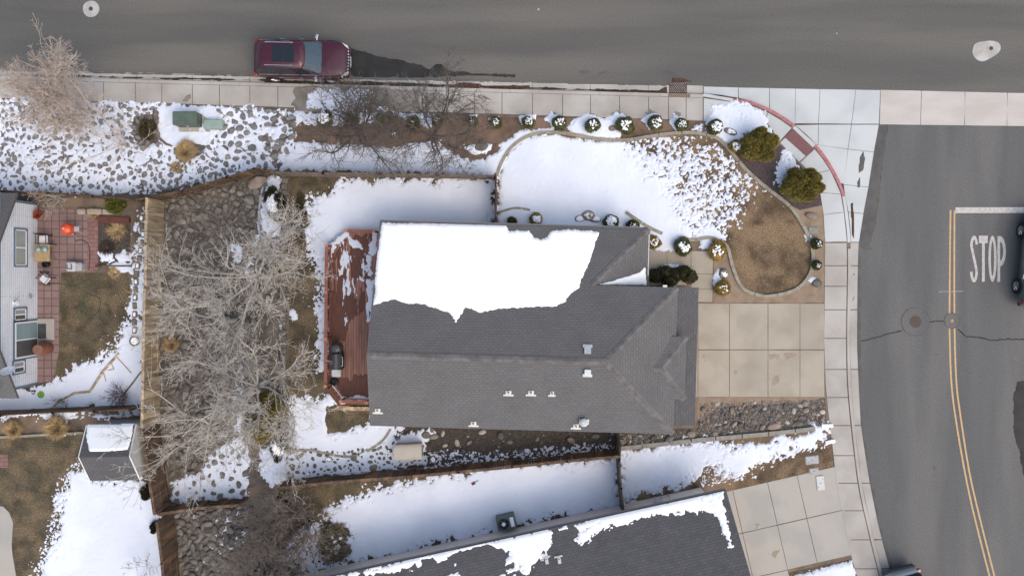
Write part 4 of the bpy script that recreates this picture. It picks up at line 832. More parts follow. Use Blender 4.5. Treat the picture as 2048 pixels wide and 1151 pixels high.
# roof snow, laid on the slope in house coordinates
def local(px, py, hf, o=(OX, OY), th=TH, it=6):
    h = 3.5
    for _ in range(it):
        p = P(px, py, h); d = Matrix.Rotation(-th, 3, 'Z') @ (p - Vector((o[0], o[1], 0))); h = hf(d.x, d.y)
    return (d.x, d.y)
def roofsnow(polys, hf, o, th, lab, res=.04, lim=None, holes=(), amp=.07, thick=.07, patch=None, nm='snow', edge=.02, parent=None):
    PL = [([local(x, y, hf, o, th) for x, y in q], c) for q, c in polys]; HL = [[local(x, y, hf, o, th) for x, y in q] for q in holes]
    xs_ = [p[0] for q, c in PL for p in q]; ys_ = [p[1] for q, c in PL for p in q]
    X, Y = grid(min(xs_) - .3, min(ys_) - .3, max(xs_) + .3, max(ys_) + .3, res); Fm = np.full(X.shape, -1.)
    for i, (q, c) in enumerate(PL):
        v = sdf(q, X, Y) + amp * fbm(X, Y * 1.6, 2.5, 31 + i) + amp * fbm(X, Y * 1.5, 8, 41 + i)
        if c is not None: v = np.minimum(v, .4 * (fbm(X * .8, Y * 2.2, 2.2, 61 + i) + c))
        Fm = np.maximum(Fm, v)
    for q in HL: Fm = np.minimum(Fm, -sdf(q, X, Y) + amp * fbm(X, Y, 3, 55))
    if lim: Fm = np.minimum(Fm, sdf(lim, X, Y))
    Z = np.vectorize(hf)(X, Y) + .0
    return sheet(nm, X, Y, Fm, Z, thick, .12, SNOWR, None, und=.01 * fbm(X, Y, 1.5, 3), low=.03)
main_s = [(764, 446), (900, 448), (1010, 450), (1018, 462), (1040, 462), (1058, 460), (1066, 474), (1080, 479), (1095, 474), (1100, 462), (1150, 459), (1180, 463), (1198, 466), (1190, 485), (1184, 505), (1175, 530), (1162, 558), (1157, 575), (1138, 590), (1132, 603), (1110, 612), (1060, 613), (1000, 615), (960, 624), (930, 614), (912, 642), (898, 622), (880, 620), (850, 607), (820, 607), (790, 597), (748, 607), (751, 560), (756, 500)]
o = roofsnow([(main_s, None)], lambda u, v: hN(v), (OX, OY), TH, '', lim=[(.05, .05), (13, .05), (13, 6.24), (.05, 6.24)], amp=.06)
o.location = (OX, OY, 0); o.rotation_euler = (0, 0, TH); tag(o, 'thick white snow sheet on the upper roof slope of the central house', 'snow', kind='stuff')
hE = lambda u, v: hN(6.26) + (13.13 - u) * PT
o = roofsnow([([(1200, 569), (1255, 553), (1280, 545), (1290, 534), (1293, 569)], None)], hE, (OX, OY), TH, '', lim=[(10.4, 3.5), (13.08, 3.5), (13.08, 6), (10.4, 6)], amp=.03, thick=.05, res=.03)
if o: o.location = (OX, OY, 0); o.rotation_euler = (0, 0, TH); tag(o, 'small wedge of snow in the valley beside the garage roof', 'snow', kind='stuff')
# ------------------------------------------------------------------ neighbour house, bottom right
NO = P(1452, 979, 2.55); NTH = R(12.3)
nh = thing('house', 'dark wet shingled house at the bottom edge, patchy snow along its eave', 'house', (NO.x, NO.y, 0), NTH)
nz = lambda u, v: 2.55 - v * .36     # v negative towards the ridge
roofpart('roof', [[(0, 0, 2.55), (-24, 0, 2.55), (-24, -5.2, 4.42), (0, -5.2, 4.42)], [(0, -5.2, 4.42), (-24, -5.2, 4.42), (-24, -10.4, 2.55), (0, -10.4, 2.55)]], nh, SHINB)
mb = MB(); mb.box(-23.6, -10, 0, -.75, -.42, 2.42); mb.build('wall', BEIGE, nh)
MB().box(-24, .0, 2.40, 0, .06, 2.47).build('gutter', mat('grey_gutter', (120, 118, 120)), nh)
mb = MB()
for x_ in (-2.6, -2.3, -1.9): mb.tube((x_ - .6, -.41, .3), (x_ - .6, -.30, .3), .03).tube((x_ - .6, -.32, .3), (x_ - .6, -.32, .9), .025)
mb.box(-3.3, -.41, .6, -3.0, -.3, 1.1); mb.box(-14.6, -.41, 1.2, -14.35, -.34, 1.5); mb.build('meter', METAL, nh)
for (px, py) in ((1093, 1118), (1118, 1117)):
    u, v = local(px, py, nz, (NO.x, NO.y), NTH); MB().box(-.08, -.2, .0, .08, .14, .03, at=(u, v, nz(u, v) + .03), rot=Matrix.Rotation(math.atan(-.36), 3, 'X')).box(-.2, .08, 0, .2, .16, .03, at=(u, v, nz(u, v) + .01), rot=Matrix.Rotation(math.atan(-.36), 3, 'X')).lathe([(.04, -.05), (.035, .18)], 10, (u, v, nz(u, v))).build('vent_pipe', PIPE, nh)
snp = [([(672, 1150), (900, 1098), (1024, 1070), (1095, 1056), (1098, 1066), (1102, 1085), (1092, 1110), (1070, 1120), (1060, 1140), (1050, 1151), (1040, 1125), (1024, 1110), (950, 1108), (900, 1112), (850, 1135), (780, 1145), (720, 1165), (660, 1175)], .55),
       ([(1150, 1050), (1200, 1030), (1300, 1008), (1380, 992), (1438, 982), (1446, 1010), (1444, 1030), (1385, 1022), (1300, 1032), (1200, 1060), (1180, 1066), (1180, 1075), (1160, 1092), (1148, 1080), (1155, 1065)], .62),
       ([(1432, 984), (1442, 984), (1452, 1040), (1466, 1092), (1460, 1090), (1444, 1060)], None), ([(1108, 1060), (1130, 1050), (1134, 1056), (1112, 1064)], .4), ([(860, 1135), (1060, 1090), (1060, 1170), (860, 1200)], -.15), ([(1000, 1100), (1040, 1110), (1040, 1160), (990, 1160)], .1)]
o = roofsnow(snp, nz, (NO.x, NO.y), NTH, '', lim=[(-24, -5), (-.05, -5), (-.05, -.03), (-24, -.03)], amp=.2, thick=.05, holes=[[(845, 1118), (866, 1112), (872, 1125), (862, 1142), (846, 1138)], [(705, 1150), (770, 1140), (775, 1160), (700, 1170)], [(895, 1108), (920, 1098), (985, 1090), (1020, 1100), (1010, 1140), (990, 1160), (930, 1165), (910, 1125)], [(800, 1136), (830, 1128), (835, 1140), (805, 1146)]])
o.location = (NO.x, NO.y, 0); o.rotation_euler = (0, 0, NTH); tag(o, 'ragged melting snow along the eave of the bottom neighbour roof', 'snow', kind='stuff')
# ------------------------------------------------------------------ white house, left edge
lh = thing('house', 'white clapboard house with blue trim at the left edge', 'house', P(75, 590, 0))
L0 = lh.location; yN = P(75, 407).y - L0.y; yS = P(71, 768).y - L0.y; xw = 0
apex = (yN + yS) / 2; EH = 2.45; AH = 5.0
clap = brickmat('clapboard_siding', (228, 232, 240), (222, 227, 236), (192, 198, 208), 4.0, .16, .02, coord='UV', bump=.01, rough=.6)
V = [(0, yN, 0), (0, yS, 0), (0, yS, EH), (0, apex, AH), (0, yN, EH)]; W9 = -9
mb = MB(); Vw = V + [(W9, y, z) for _, y, z in V]
wf = [(0, 1, 2, 3, 4), (9, 8, 7, 6, 5), (0, 4, 9, 5), (1, 6, 7, 2), (0, 5, 6, 1)]
uvw = [[(v[1], v[2]) for v in V]] + [[(0, 0)] * len(q) for q in wf[1:]]
mesh('wall', Vw, [q if i else q for i, q in enumerate(wf)], clap, lh, uv=uvw)
def lroof(y): return AH + .12 - abs(y - apex) * (AH - EH) / (yN - apex)
ov = .5
roofpart('roof', [[(ov, apex, lroof(apex)), (W9, apex, lroof(apex)), (W9, yN + .3, lroof(yN + .3)), (ov, yN + .3, lroof(yN + .3))], [(ov, apex, lroof(apex)), (W9, apex, lroof(apex)), (W9, yS - .35, lroof(yS - .35)), (ov, yS - .35, lroof(yS - .35))]], lh, SHIN, .14)
mb = MB(); mb.box(.0, yS - .02, 0, .035, yS + .1, EH).box(0, yN - .1, 0, .035, yN + .02, EH).box(0, yS, 2.9, .03, yN, 2.95); mb.build('corner_board', BLUE, lh)
# lower gable at the back continues the roof a little
def wz(px): return H * (1 - (75 - 1030) / (px - 1030))       # height on the wall seen at pixel column px
def lwin(nm, x0, x1, y0, y1, panes, split='v', pm=(PANE, PANE)):
    zt, zb = wz(x0), wz(x1); zm = (zt + zb) / 2; ya = P(0, y0, zm).y - L0.y; yb = P(0, y1, zm).y - L0.y
    f = MB(); t = .07
    f.box(0, yb - t, zb - t, .05, ya + t, zb).box(0, yb - t, zt, .05, ya + t, zt + t).box(0, yb - t, zb, .05, yb, zt).box(0, ya, zb, .05, ya + t, zt); fr = f.build('window', BLUE, lh)
    s = .055; g = MB(); g.box(.0, yb, zb, .04, ya, zb + s).box(0, yb, zt - s, .04, ya, zt).box(0, yb, zb, .04, yb + s, zt).box(0, ya - s, zb, .04, ya, zt)
    ym = (ya + yb) / 2; g.box(0, ym - .035, zb, .042, ym + .035, zt); g.build('frame', WHT, fr)
    MB().box(.0, ym, zb + s, .02, ya - s, zt - s).build('pane', pm[0], fr); MB().box(.0, yb + s, zb + s, .02, ym, zt - s).build('pane', pm[1], fr)
lwin('window', 29, 52, 459, 531, 2); lwin('window', 28, 51, 617, 640, 2, pm=(PANE, PANED)); lwin('window', 26, 48, 722, 745, 2, pm=(PANE, PANED))
zt = wz(28); ya = P(0, 643, 1.2).y - L0.y; yb = P(0, 715, 1.2).y - L0.y; ym = (ya + yb) / 2
dk = MB().box(0, yb - .08, 0, .05, ya + .08, zt + .1).build('patio_door', BLUE, lh); MB().box(.02, yb, .05, .07, ya, zt).build('frame', WHT, dk)
MB().box(.05, ym + .04, .14, .08, ya - .08, zt - .08).build('pane', PANEB, dk); MB().box(.05, yb + .08, .14, .08, ym - .03, zt - .08).build('pane', PANED, dk)
p = P(14, 743, 3.6); d = p - L0; mb = MB(); mb.tube((d.x + .1, d.y, 3.2), (d.x, d.y, 3.55), .03); rot = Matrix.Rotation(R(62), 3, 'Y') @ Matrix.Rotation(R(8), 3, 'X')
rot = Matrix.Rotation(R(20), 3, 'X'); mb.lathe([(.05, 0), (.2, .02), (.33, .07), (.34, .085), (.2, .035), (.02, .02)], 28, (d.x + .05, d.y, 3.6), rot=Matrix.Rotation(R(-60), 3, 'X')); mb.tube((d.x + .05, d.y, 3.6), (d.x + .3, d.y + .2, 3.7), .015); o = mb.build('satellite_dish', WHT, lh)
zz = wz(33); mb = MB(); y_ = P(0, 606, 2).y - L0.y; mb.box(0, y_ - .08, 1.75, .06, y_ + .08, 1.95).tube((.06, y_, 1.9), (.2, y_ + .05, 1.95), .05, .08).tube((.06, y_, 1.85), (.2, y_ - .06, 1.85), .05, .08); mb.build('flood_light', WHT, lh)
MB().box(0, P(0, 592, .6).y - L0.y - .1, .5, .04, P(0, 592, .6).y - L0.y + .1, .75).build('outlet', GREY, lh)
# ------------------------------------------------------------------ garden shed, lower left
a = P(173, 850, 2.0); b = P(278, 960, 2.0); sh = thing('garden_shed', 'small white shed with dark shingle roof half under snow', 'shed', ((a.x + b.x) / 2, (a.y + b.y) / 2, 0), R(0))
c0 = sh.location; q = lambda px, py, h: tuple((P(px, py, h) - c0)[:2]) + (h,)
NW, NE, SW, SE = q(173, 850, 2.0), q(272, 848, 2.0), q(180, 961, 2.0), q(280, 959, 2.0); RW = ((NW[0] + SW[0]) / 2, (NW[1] + SW[1]) / 2, 2.85); RE = ((NE[0] + SE[0]) / 2, (NE[1] + SE[1]) / 2, 2.85)
roofpart('roof', [[NW, NE, RE, RW], [SW, SE, RE, RW]], sh, SHINB, .06)
mb = MB()
for A_, B_ in ((NE, RE), (RE, SE), (NW, RW), (RW, SW)): MB().tube((A_[0], A_[1], A_[2] - .02), (B_[0], B_[1], B_[2] - .02), .035, n=4).build('fascia', WHT, sh)
i_ = .1; mb = MB(); cs = [(NW[0] + i_, NW[1] - i_), (NE[0] - i_, NE[1] - i_), (SE[0] - i_, SE[1] + i_), (SW[0] + i_, SW[1] + i_)]; mb.prism(cs, 0, 1.98)
mb.add([(cs[1][0], cs[1][1], 1.95), (cs[2][0], cs[2][1], 1.95), (RE[0] - i_, RE[1], 2.75), (cs[0][0], cs[0][1], 1.95), (cs[3][0], cs[3][1], 1.95), (RW[0] + i_, RW[1], 2.75)], [(0, 1, 2), (3, 5, 4), (0, 2, 5, 3), (1, 4, 5, 2)])
mb.build('wall', mat('shed_wall', (212, 212, 208), (196, 196, 192), 2, .7), sh)
sl2 = .85 / abs(NW[1] - RW[1]); hz = lambda u, v: 2.85 - abs(v - (RW[1] + (RE[1] - RW[1]) * .5)) * sl2
o = roofsnow([([(176, 850), (267, 847), (263, 875), (256, 899), (180, 901), (174, 870)], None)], hz, (c0.x, c0.y), 0, '', amp=.03, thick=.07); o.location = (c0.x, c0.y, .01); tag(o, 'neat rectangle of snow on the small shed roof', 'snow', kind='stuff')
# ------------------------------------------------------------------ fences
def fence(pts, h, m, lab, alt=True, board=.14, first=0, plen=2.4, rails=True, px=True, capm=None):
    W = PP(pts) if px else [Vector(p) for p in pts]; o0 = W[0].copy(); fn = thing('fence', lab, 'fence', o0); k = first
    for A_, B_ in zip(W[:-1], W[1:]):
        d = B_ - A_; L_ = d.length; dn = d.normalized(); s = Vector((-dn.y, dn.x, 0)); n = max(1, round(L_ / plen)); ang = math.atan2(dn.y, dn.x); Rt = Matrix.Rotation(ang, 3, 'Z')
        for i in range(n):
            p0 = A_ - o0 + d * (i / n); pl_ = L_ / n; side = 1 if (not alt or k % 2 == 0) else -1; k += 1; mb = MB(); x = 0; hh = h + rnd.uniform(-.04, .04)
            while x < pl_ - .03:
                bw = min(board * rnd.uniform(.93, 1.05), pl_ - x); tl = rnd.uniform(-.008, .008)
                mb.box(x + .004, side * .03 + (-.012 if side < 0 else 0) + tl, .03, x + bw - .006, side * .03 + (.012 if side > 0 else 0) + .008 + tl, hh + rnd.uniform(-.015, .015), rot=Rt, at=p0); x += bw
            mb.build('board_panel', m, fn)
            if rails:
                mb = MB()
                for z in (.25, h * .5, h - .2): mb.box(.05, -.02 if side > 0 else -.012, z, pl_ - .05, .02 if side < 0 else .025, z + .09, rot=Rt, at=p0)
                if alt: mb.box(0, -.07, hh + .0, pl_, .07, hh + .03, rot=Rt, at=p0)
                mb.build('rail', m, fn)
            MB().box(-.05, -.05, 0, .05, .05, h + .04, rot=Rt, at=p0).build('post', m, fn)
        MB().box(-.05, -.05, 0, .05, .05, h + .04, rot=Rt, at=B_ - o0).build('post', m, fn)
    return fn
fence([(327, 404), (325, 490), (324, 575), (322, 660), (320, 752), (318, 840)], 1.83, WOOD, 'tall tan board fence between left yard and rock bed')
fence([(318, 846), (330, 925), (342, 1005)], 1.83, WOODD, 'dark brown fence right of the shed, above the cross fence')
fence([(346, 1022), (356, 1100), (364, 1180), (378, 1260)], 1.83, WOODD, 'dark slanting fence running off the bottom left of the picture')
fence([(340, 1012), (420, 1000), (495, 994)], 1.3, WOODD, 'short dark cross fence between two rock beds')
fence([(36, 388), (130, 392), (215, 397), (300, 405)], 1.4, WOODD, 'dark thin fence behind the white house', alt=False)
fence([(302, 405), (390, 388), (475, 362), (528, 345), (560, 350)], 1.5, WOODD, 'brown fence climbing from the tan fence up to the rock pile', alt=False)
fence([(562, 352), (660, 354), (770, 355), (880, 357), (988, 359)], 1.45, WOODG, 'grey weathered fence along the top of the back yard', alt=False)
fence([(992, 356), (992, 448)], 1.6, WOODD, 'short brown side fence from the back fence down to the house', alt=False)
fence([(575, 960), (660, 950), (740, 944), (830, 938), (920, 929), (1024, 919), (1130, 908), (1231, 899)], 1.45, WOODD, 'long brown fence south of the central house')
fence([(1234, 868), (1231, 905), (1234, 960), (1240, 1010)], 1.5, WOODG, 'thin grey fence dividing the snowy south yards', alt=False)
fence([(-60, 822), (40, 820), (140, 815), (220, 812), (286, 810)], 1.5, WOODD, 'low dark fence above the shed at the left', alt=False)
# ------------------------------------------------------------------ deck
ZD = .5
dk = thing('deck', 'red stained wooden deck with railings on the left of the central house', 'deck', P(700, 630, 0)); D0 = dk.location
def dq(px, py, h): p = P(px, py, h) - D0; return p
xa = dq(658, 600, ZD).x; xb = dq(745, 600, ZD).x + .4; mb = MB(); x = xa; bw = .14
yt0 = dq(0, 462, ZD).y; yb0 = dq(0, 803, ZD).y
while x < xb:
    y1 = yt0
    fx = (x - xa) / (dq(692, 0, ZD).x - xa)
    if fx < 1: y1 = dq(0, 490, ZD).y + (dq(0, 464, ZD).y - dq(0, 490, ZD).y) * max(0, fx)
    y0 = yb0
    fx2 = (x - xa) / (dq(684, 0, ZD).x - xa)
    if fx2 < 1: y0 = dq(0, 768, ZD).y + (yb0 - dq(0, 768, ZD).y) * max(0, fx2)
    mb.box(x + .006, y0, ZD - .04, x + bw - .012, y1, ZD + rnd.uniform(-.003, .003)); x += bw
mb.build('floor_board', DECKM, dk)
MB().box(xa + .1, yb0 + 1.0, .1, xb - .1, yt0 - .8, ZD - .05).build('frame', DECKW, dk)
def railing(a, b, h=.95):
    A_ = dq(*a, ZD); B_ = dq(*b, ZD); A_.z = B_.z = ZD; d = B_ - A_; L_ = d.length; Rt = Matrix.Rotation(math.atan2(d.y, d.x), 3, 'Z')
    r_ = MB().box(-.02, -.08, h - .02, L_ + .02, .08, h + .025, rot=Rt, at=A_).build('top_rail', RAILM, dk)
    MB().box(0, -.03, .08, L_, .03, .14, rot=Rt, at=A_).build('bottom_rail', RAILM, dk)
    mb = MB(); n = int(L_ / .13)
    for i in range(n): mb.box(i * .13 + .05, -.018, .14, i * .13 + .087, .018, h - .02, rot=Rt, at=A_)
    mb.build('baluster', RAILM, dk); m_ = max(1, round(L_ / 2.3))
    for i in range(m_ + 1):
        MB().bev(-.055, -.055, -.5, .055, .055, h + .05, .012, at=A_ + d * (i / m_)).build('post', RAILM, dk); MB().bev(-.08, -.08, h + .05, .08, .08, h + .08, .01, at=A_ + d * (i / m_)).build('post_cap', mat('cap_stain', (176, 122, 104)), dk)
railing((662, 492), (660, 766)); railing((700, 463), (755, 464)); railing((690, 796), (740, 798))
mb = MB(); A_ = dq(668, 768, ZD); B_ = dq(692, 798, ZD); mb.tube((A_.x, A_.y, ZD + .35), (B_.x, B_.y, ZD + .35), .02).tube((A_.x, A_.y, 0), (A_.x, A_.y, ZD + .35), .02).tube((B_.x, B_.y, 0), (B_.x, B_.y, ZD + .35), .02); mb.build('handrail', WHT, dk)
for i in range(2):
    mb = MB(); Rt = Matrix.Rotation(math.atan2(B_.y - A_.y, B_.x - A_.x), 3, 'Z'); L_ = (B_ - A_).length; mb.box(0, -.3 * (i + 1), 0, L_, -.3 * i, ZD - .17 * (i + 1), rot=Rt, at=(A_.x, A_.y, 0)); mb.build('step', DECKW, dk)
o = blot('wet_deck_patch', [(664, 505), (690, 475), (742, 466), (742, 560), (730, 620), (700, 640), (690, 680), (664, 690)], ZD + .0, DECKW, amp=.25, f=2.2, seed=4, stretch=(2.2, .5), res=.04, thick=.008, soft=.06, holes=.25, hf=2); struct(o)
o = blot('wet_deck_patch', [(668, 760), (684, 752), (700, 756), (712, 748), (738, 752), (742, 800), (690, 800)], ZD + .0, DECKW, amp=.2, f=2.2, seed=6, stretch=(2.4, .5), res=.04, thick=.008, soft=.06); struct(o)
def dsnow(pts, seed, **k):
    o = blot('snow', pts, ZD, SNOW, seed=seed, thick=.03, soft=.06, res=.03, **k)
    return o
SV = []
for i, (q_, st_, ho) in enumerate([([(690, 466), (696, 462), (702, 475), (722, 490), (726, 498), (708, 495), (698, 484)], (1, 1), .4), ([(678, 482), (686, 478), (694, 500), (698, 530), (700, 590), (696, 590), (690, 520), (686, 540), (680, 520)], (2.2, .6), .25), ([(741, 462), (756, 462), (752, 510), (740, 506)], (1, 1), .6), ([(730, 510), (742, 512), (742, 545), (734, 540)], (1.5, 1), .0),
     ([(738, 600), (745, 600), (742, 640), (735, 640)], (2, .6), .3), ([(684, 793), (705, 792), (725, 788), (742, 790), (742, 800), (686, 800)], (1, 1), .15), ([(656, 490), (668, 480), (690, 468), (694, 474), (672, 488), (664, 520), (660, 520)], (1, 1), .2), ([(702, 515), (708, 512), (712, 590), (708, 590)], (2, .6), -.1), ([(706, 500), (740, 510), (744, 560), (715, 560)], (1.6, .8), -.25), ([(736, 560), (748, 560), (744, 640), (736, 640)], (2, .6), .0), ([(668, 530), (690, 520), (700, 640), (690, 650)], (2.4, .5), -.2)]):
    SV.append(dsnow(q_, 20 + i, amp=.2, f=4, stretch=st_, holes=ho, hf=4))
bms = [o for o in SV if o]; V, F = [], []
for o in bms:
    k = len(V); V += [tuple(v.co) for v in o.data.vertices]; F += [tuple(k + j for j in p.vertices) for p in o.data.polygons]; bpy.data.objects.remove(o)
tag(mesh('snow', V, F, SNOW, None, True), 'thin streaks of melting snow on the red deck boards', 'snow', kind='stuff')
# ------------------------------------------------------------------ bare trees
def tubes(paths, nsides, nm, m, parent):
    V, F = [], []
    for pts, rs in paths:
        n = nsides(rs[0]); k = len(V); N_ = len(pts)
        for i, p in enumerate(pts):
            d = (pts[min(N_ - 1, i + 1)] - pts[max(0, i - 1)])
            if d.length < 1e-6: d = Vector((0, 0, 1))
            d.normalize(); u = d.orthogonal().normalized(); v = d.cross(u)
            for j in range(n):
                t = 2 * math.pi * j / n; V.append(tuple(p + (u * math.cos(t) + v * math.sin(t)) * rs[i]))
        for i in range(N_ - 1):
            for j in range(n): F.append((k + i * n + j, k + i * n + (j + 1) % n, k + (i + 1) * n + (j + 1) % n, k + (i + 1) * n + j))
    return mesh(nm, V, F, m, parent, True)
def tree(px, py, h, spread, seed, lab, limbs=8, tr=.12, mats=(BARK, TWIG), nm='bare_tree', bole=.25, dens=1.0, up=.25, stems=1, lv=4, lean=(0, 0), tw=1.0, cat='tree', elev=(25, 60), aspread=(0, 360), minr=.009):
    r = random.Random(seed); base = P(px, py); t = thing(nm, lab, cat, base); big_, small = [], []
    mats = mats
    def grow(p, d, L_, rad, lev):
        n = max(4, int(L_ / (.22 if lev > 1 else .3))); st = L_ / n; pts = [p.copy()]; rs = [rad]; d = d.copy(); w_ = (.10, .16, .22, .28, .3)[min(lev, 4)]
        for i in range(n):
            d = (d + Vector((r.gauss(0, w_), r.gauss(0, w_), r.gauss(0, w_) * .8 + up * .12 + (.0 if lev else .03)))).normalized()
            p = p + d * st
            if p.z < .25: p.z = .25
            pts.append(p.copy()); rs.append(max(minr * .7, rad * (1 - .72 * (i + 1) / n)))
        (big_ if lev <= 1 else small).append((pts, rs))
        if lev >= lv: return
        nc = int(max(2, L_ * (3.4, 4.4, 6.5, 7)[min(lev, 3)] * dens * tw))
        for c in range(nc):
            f = r.uniform(.22 if lev == 0 else .1, 1.0); i = min(n - 1, int(f * n)); q_ = pts[i]; dd = (pts[i + 1] - pts[i]).normalized()
            ax = Vector((r.gauss(0, 1), r.gauss(0, 1), r.gauss(0, .7))); ax = (ax - dd * ax.dot(dd)).normalized(); a = R(r.uniform(25, 58))
            nd = (dd * math.cos(a) + ax * math.sin(a)); ln = L_ * r.uniform(.3, .55) * (1.15 - .5 * f)
            if ln < .13: continue
            grow(q_, nd, ln, max(minr, rs[i] * r.uniform(.45, .7)), lev + 1)
    for s in range(stems):
        b0 = Vector((r.uniform(-.15, .15) * (stems > 1), r.uniform(-.15, .15) * (stems > 1), 0)); fork = b0 + Vector((lean[0] * bole, lean[1] * bole, h * bole))
        if stems == 1: big_.append(([b0, b0.lerp(fork, .5) + Vector((.03, 0, 0)), fork], [tr * 1.25, tr, tr * .9]))
        else: fork = b0
        for i in range(limbs):
            az_ = R(aspread[0] + (aspread[1] - aspread[0]) * (i + r.uniform(-.35, .35)) / limbs); el_ = R(r.uniform(*elev)); dx, dy, dz = math.cos(az_) * math.cos(el_), math.sin(az_) * math.cos(el_), math.sin(el_)
            d = Vector((dx + lean[0] * .3, dy + lean[1] * .3, dz)).normalized(); L_ = min(spread / max(.25, math.cos(el_)), (h - fork.z) / max(.2, math.sin(el_))) * r.uniform(.85, 1.1)
            grow(fork, d, L_, tr * r.uniform(.36, .52), 0)
    tubes(big_, lambda q: 6 if q > .03 else 4, 'trunk', mats[0], t); tubes(small, lambda q: 3, 'twigs', mats[1], t); return t
PALE = (BARKP, TWIGP); GB = (mat('grey_brown_bark', (136, 126, 118), (106, 97, 90), 8), mat('grey_brown_twigs', (146, 134, 125), (114, 104, 96), 5))
tree(537, 552, 7.0, 4.9, 1, 'big pale bare tree in the upper rock bed, branches spreading over fence and lawn', 9, .14, PALE, dens=.68, tw=1, lv=4, minr=.0105, elev=(22, 62))
tree(470, 640, 5.4, 3.6, 9, 'pale bare tree in the middle of the rock bed beside the tan fence', 8, .11, PALE, dens=.66, lv=4, minr=.0105, elev=(22, 60))
tree(535, 762, 6.4, 4.8, 3, 'pale bare tree in the lower rock bed left of the grill', 9, .13, PALE, dens=.66, lv=4, minr=.0105, elev=(22, 60))
tree(438, 840, 5.0, 3.4, 14, 'pale bare tree leaning over the shed fence', 8, .1, PALE, dens=.66, lv=4, minr=.0105, elev=(22, 58))
tree(728, 278, 5.2, 3.3, 5, 'dark twigged street tree, left of the pair by the snowy walk', 9, .11, (BARK, TWIG), dens=.86, lv=4, elev=(14, 66))
tree(872, 284, 5.6, 3.9, 6, 'dark twigged street tree, right of the pair above the back fence', 10, .12, (BARK, TWIG), dens=.86, lv=4, elev=(14, 66))
tree(568, 1030, 3.6, 2.2, 7, 'brown multi stem bare shrub left of the snowy south yard', 9, .055, GB, 'bare_shrub', .0, 1.0, .3, 1, 4, cat='shrub', elev=(30, 75))
tree(622, 1046, 3.6, 2.4, 8, 'brown bare shrub with a forked trunk beside the sprawling evergreen', 9, .055, GB, 'bare_shrub', .0, 1.0, .3, 1, 4, cat='shrub', elev=(30, 75))
tree(545, 1110, 3.0, 2.3, 18, 'dense brown thicket of bare stems at the bottom edge', 9, .04, GB, 'bare_shrub', .0, 1.1, .3, 1, 4, cat='shrub', elev=(25, 75))
STR = (TWIGS, TWIGS)
tree(252, 292, 8.0, 3.4, 10, 'straw coloured feathery bare tree leaning over the snowy bank', 10, .06, STR, nm='bare_tree', bole=.05, dens=.4, up=.3, lv=4, lean=(-.5, .42), elev=(30, 75))
tree(190, 240, 5.2, 2.0, 12, 'slender straw coloured bare sapling beside the sidewalk on the bank', 7, .04, STR, nm='bare_tree', bole=.05, dens=1.3, up=.5, lv=3, elev=(50, 80), lean=(-.1, .3))
tree(120, 400, 1.6, 1.1, 13, 'grey bare shrub behind the patio at the fence', 9, .03, (BARKP, TWIGP), 'bare_shrub', 0, 1.3, .2, 1, 3, cat='shrub', elev=(20, 75))
tree(247, 790, 1.1, .75, 15, 'small red twig bush in the snow by the tan fence', 18, .015, (TWIGR, TWIGR), 'bare_shrub', 0, 1.6, .1, 1, 2, cat='shrub', elev=(15, 80))
tree(130, 805, .9, .8, 16, 'wispy grey shrub against the dark fence in snow', 10, .02, (BARK, TWIG), 'bare_shrub', 0, 1.4, .1, 1, 3, cat='shrub', elev=(15, 70))
tree(300, 1130, 1.3, .9, 17, 'wispy pale shrub in snow left of the slanting fence', 8, .02, (BARKP, TWIG), 'bare_shrub', 0, 1.2, .1, 1, 3, cat='shrub', elev=(15, 70))
# ------------------------------------------------------------------ shrubs
def leafcloud(rx, ry, rz, n, ls, seed, lobes=None, core=.84, elong=1.0, zc=.0, streak=0):
    r = random.Random(seed); V, F = [], []
    lobes = lobes or [(0, 0, zc, rx, ry, rz)]
    for (cx, cy, cz, ax, ay, az_) in lobes:
        k = len(V); n1, n2 = 14, 9
        for i in range(n2 + 1):
            ph = math.pi * i / n2
            for j in range(n1): t = 2 * math.pi * j / n1; V.append((cx + core * ax * math.sin(ph) * math.cos(t), cy + core * ay * math.sin(ph) * math.sin(t), max(0, cz + core * az_ * math.cos(ph))))
        for i in range(n2):
            for j in range(n1): F.append((k + i * n1 + j, k + i * n1 + (j + 1) % n1, k + (i + 1) * n1 + (j + 1) % n1, k + (i + 1) * n1 + j))
        m_ = int(n / len(lobes))
        for _ in range(m_):
            u = r.uniform(-.35, 1); t = r.uniform(0, 6.283); s = math.sqrt(max(0, 1 - u * u)); q = r.uniform(.84, 1.05) + .04 * math.sin(t * 5 + seed)
            nv = Vector((s * math.cos(t), s * math.sin(t), u)); c = Vector((cx + ax * nv.x * q, cy + ay * nv.y * q, cz + az_ * nv.z * q))
            if c.z < 0.01: continue
            d = (nv + Vector((r.gauss(0, .5), r.gauss(0, .5), r.gauss(0, .5) + .2))).normalized(); a = d.orthogonal().normalized(); a = Matrix.Rotation(r.uniform(0, 6.28), 3, d) @ a; l_ = ls * r.uniform(.6, 1.3)
            k = len(V); V += [c - a * l_ * .4, c + d * l_ * elong, c + a * l_ * .4, c - d * l_ * .3 * elong + nv * -.01]; F.append((k, k + 1, k + 2)); F.append((k, k + 2, k + 3))
    return V, F
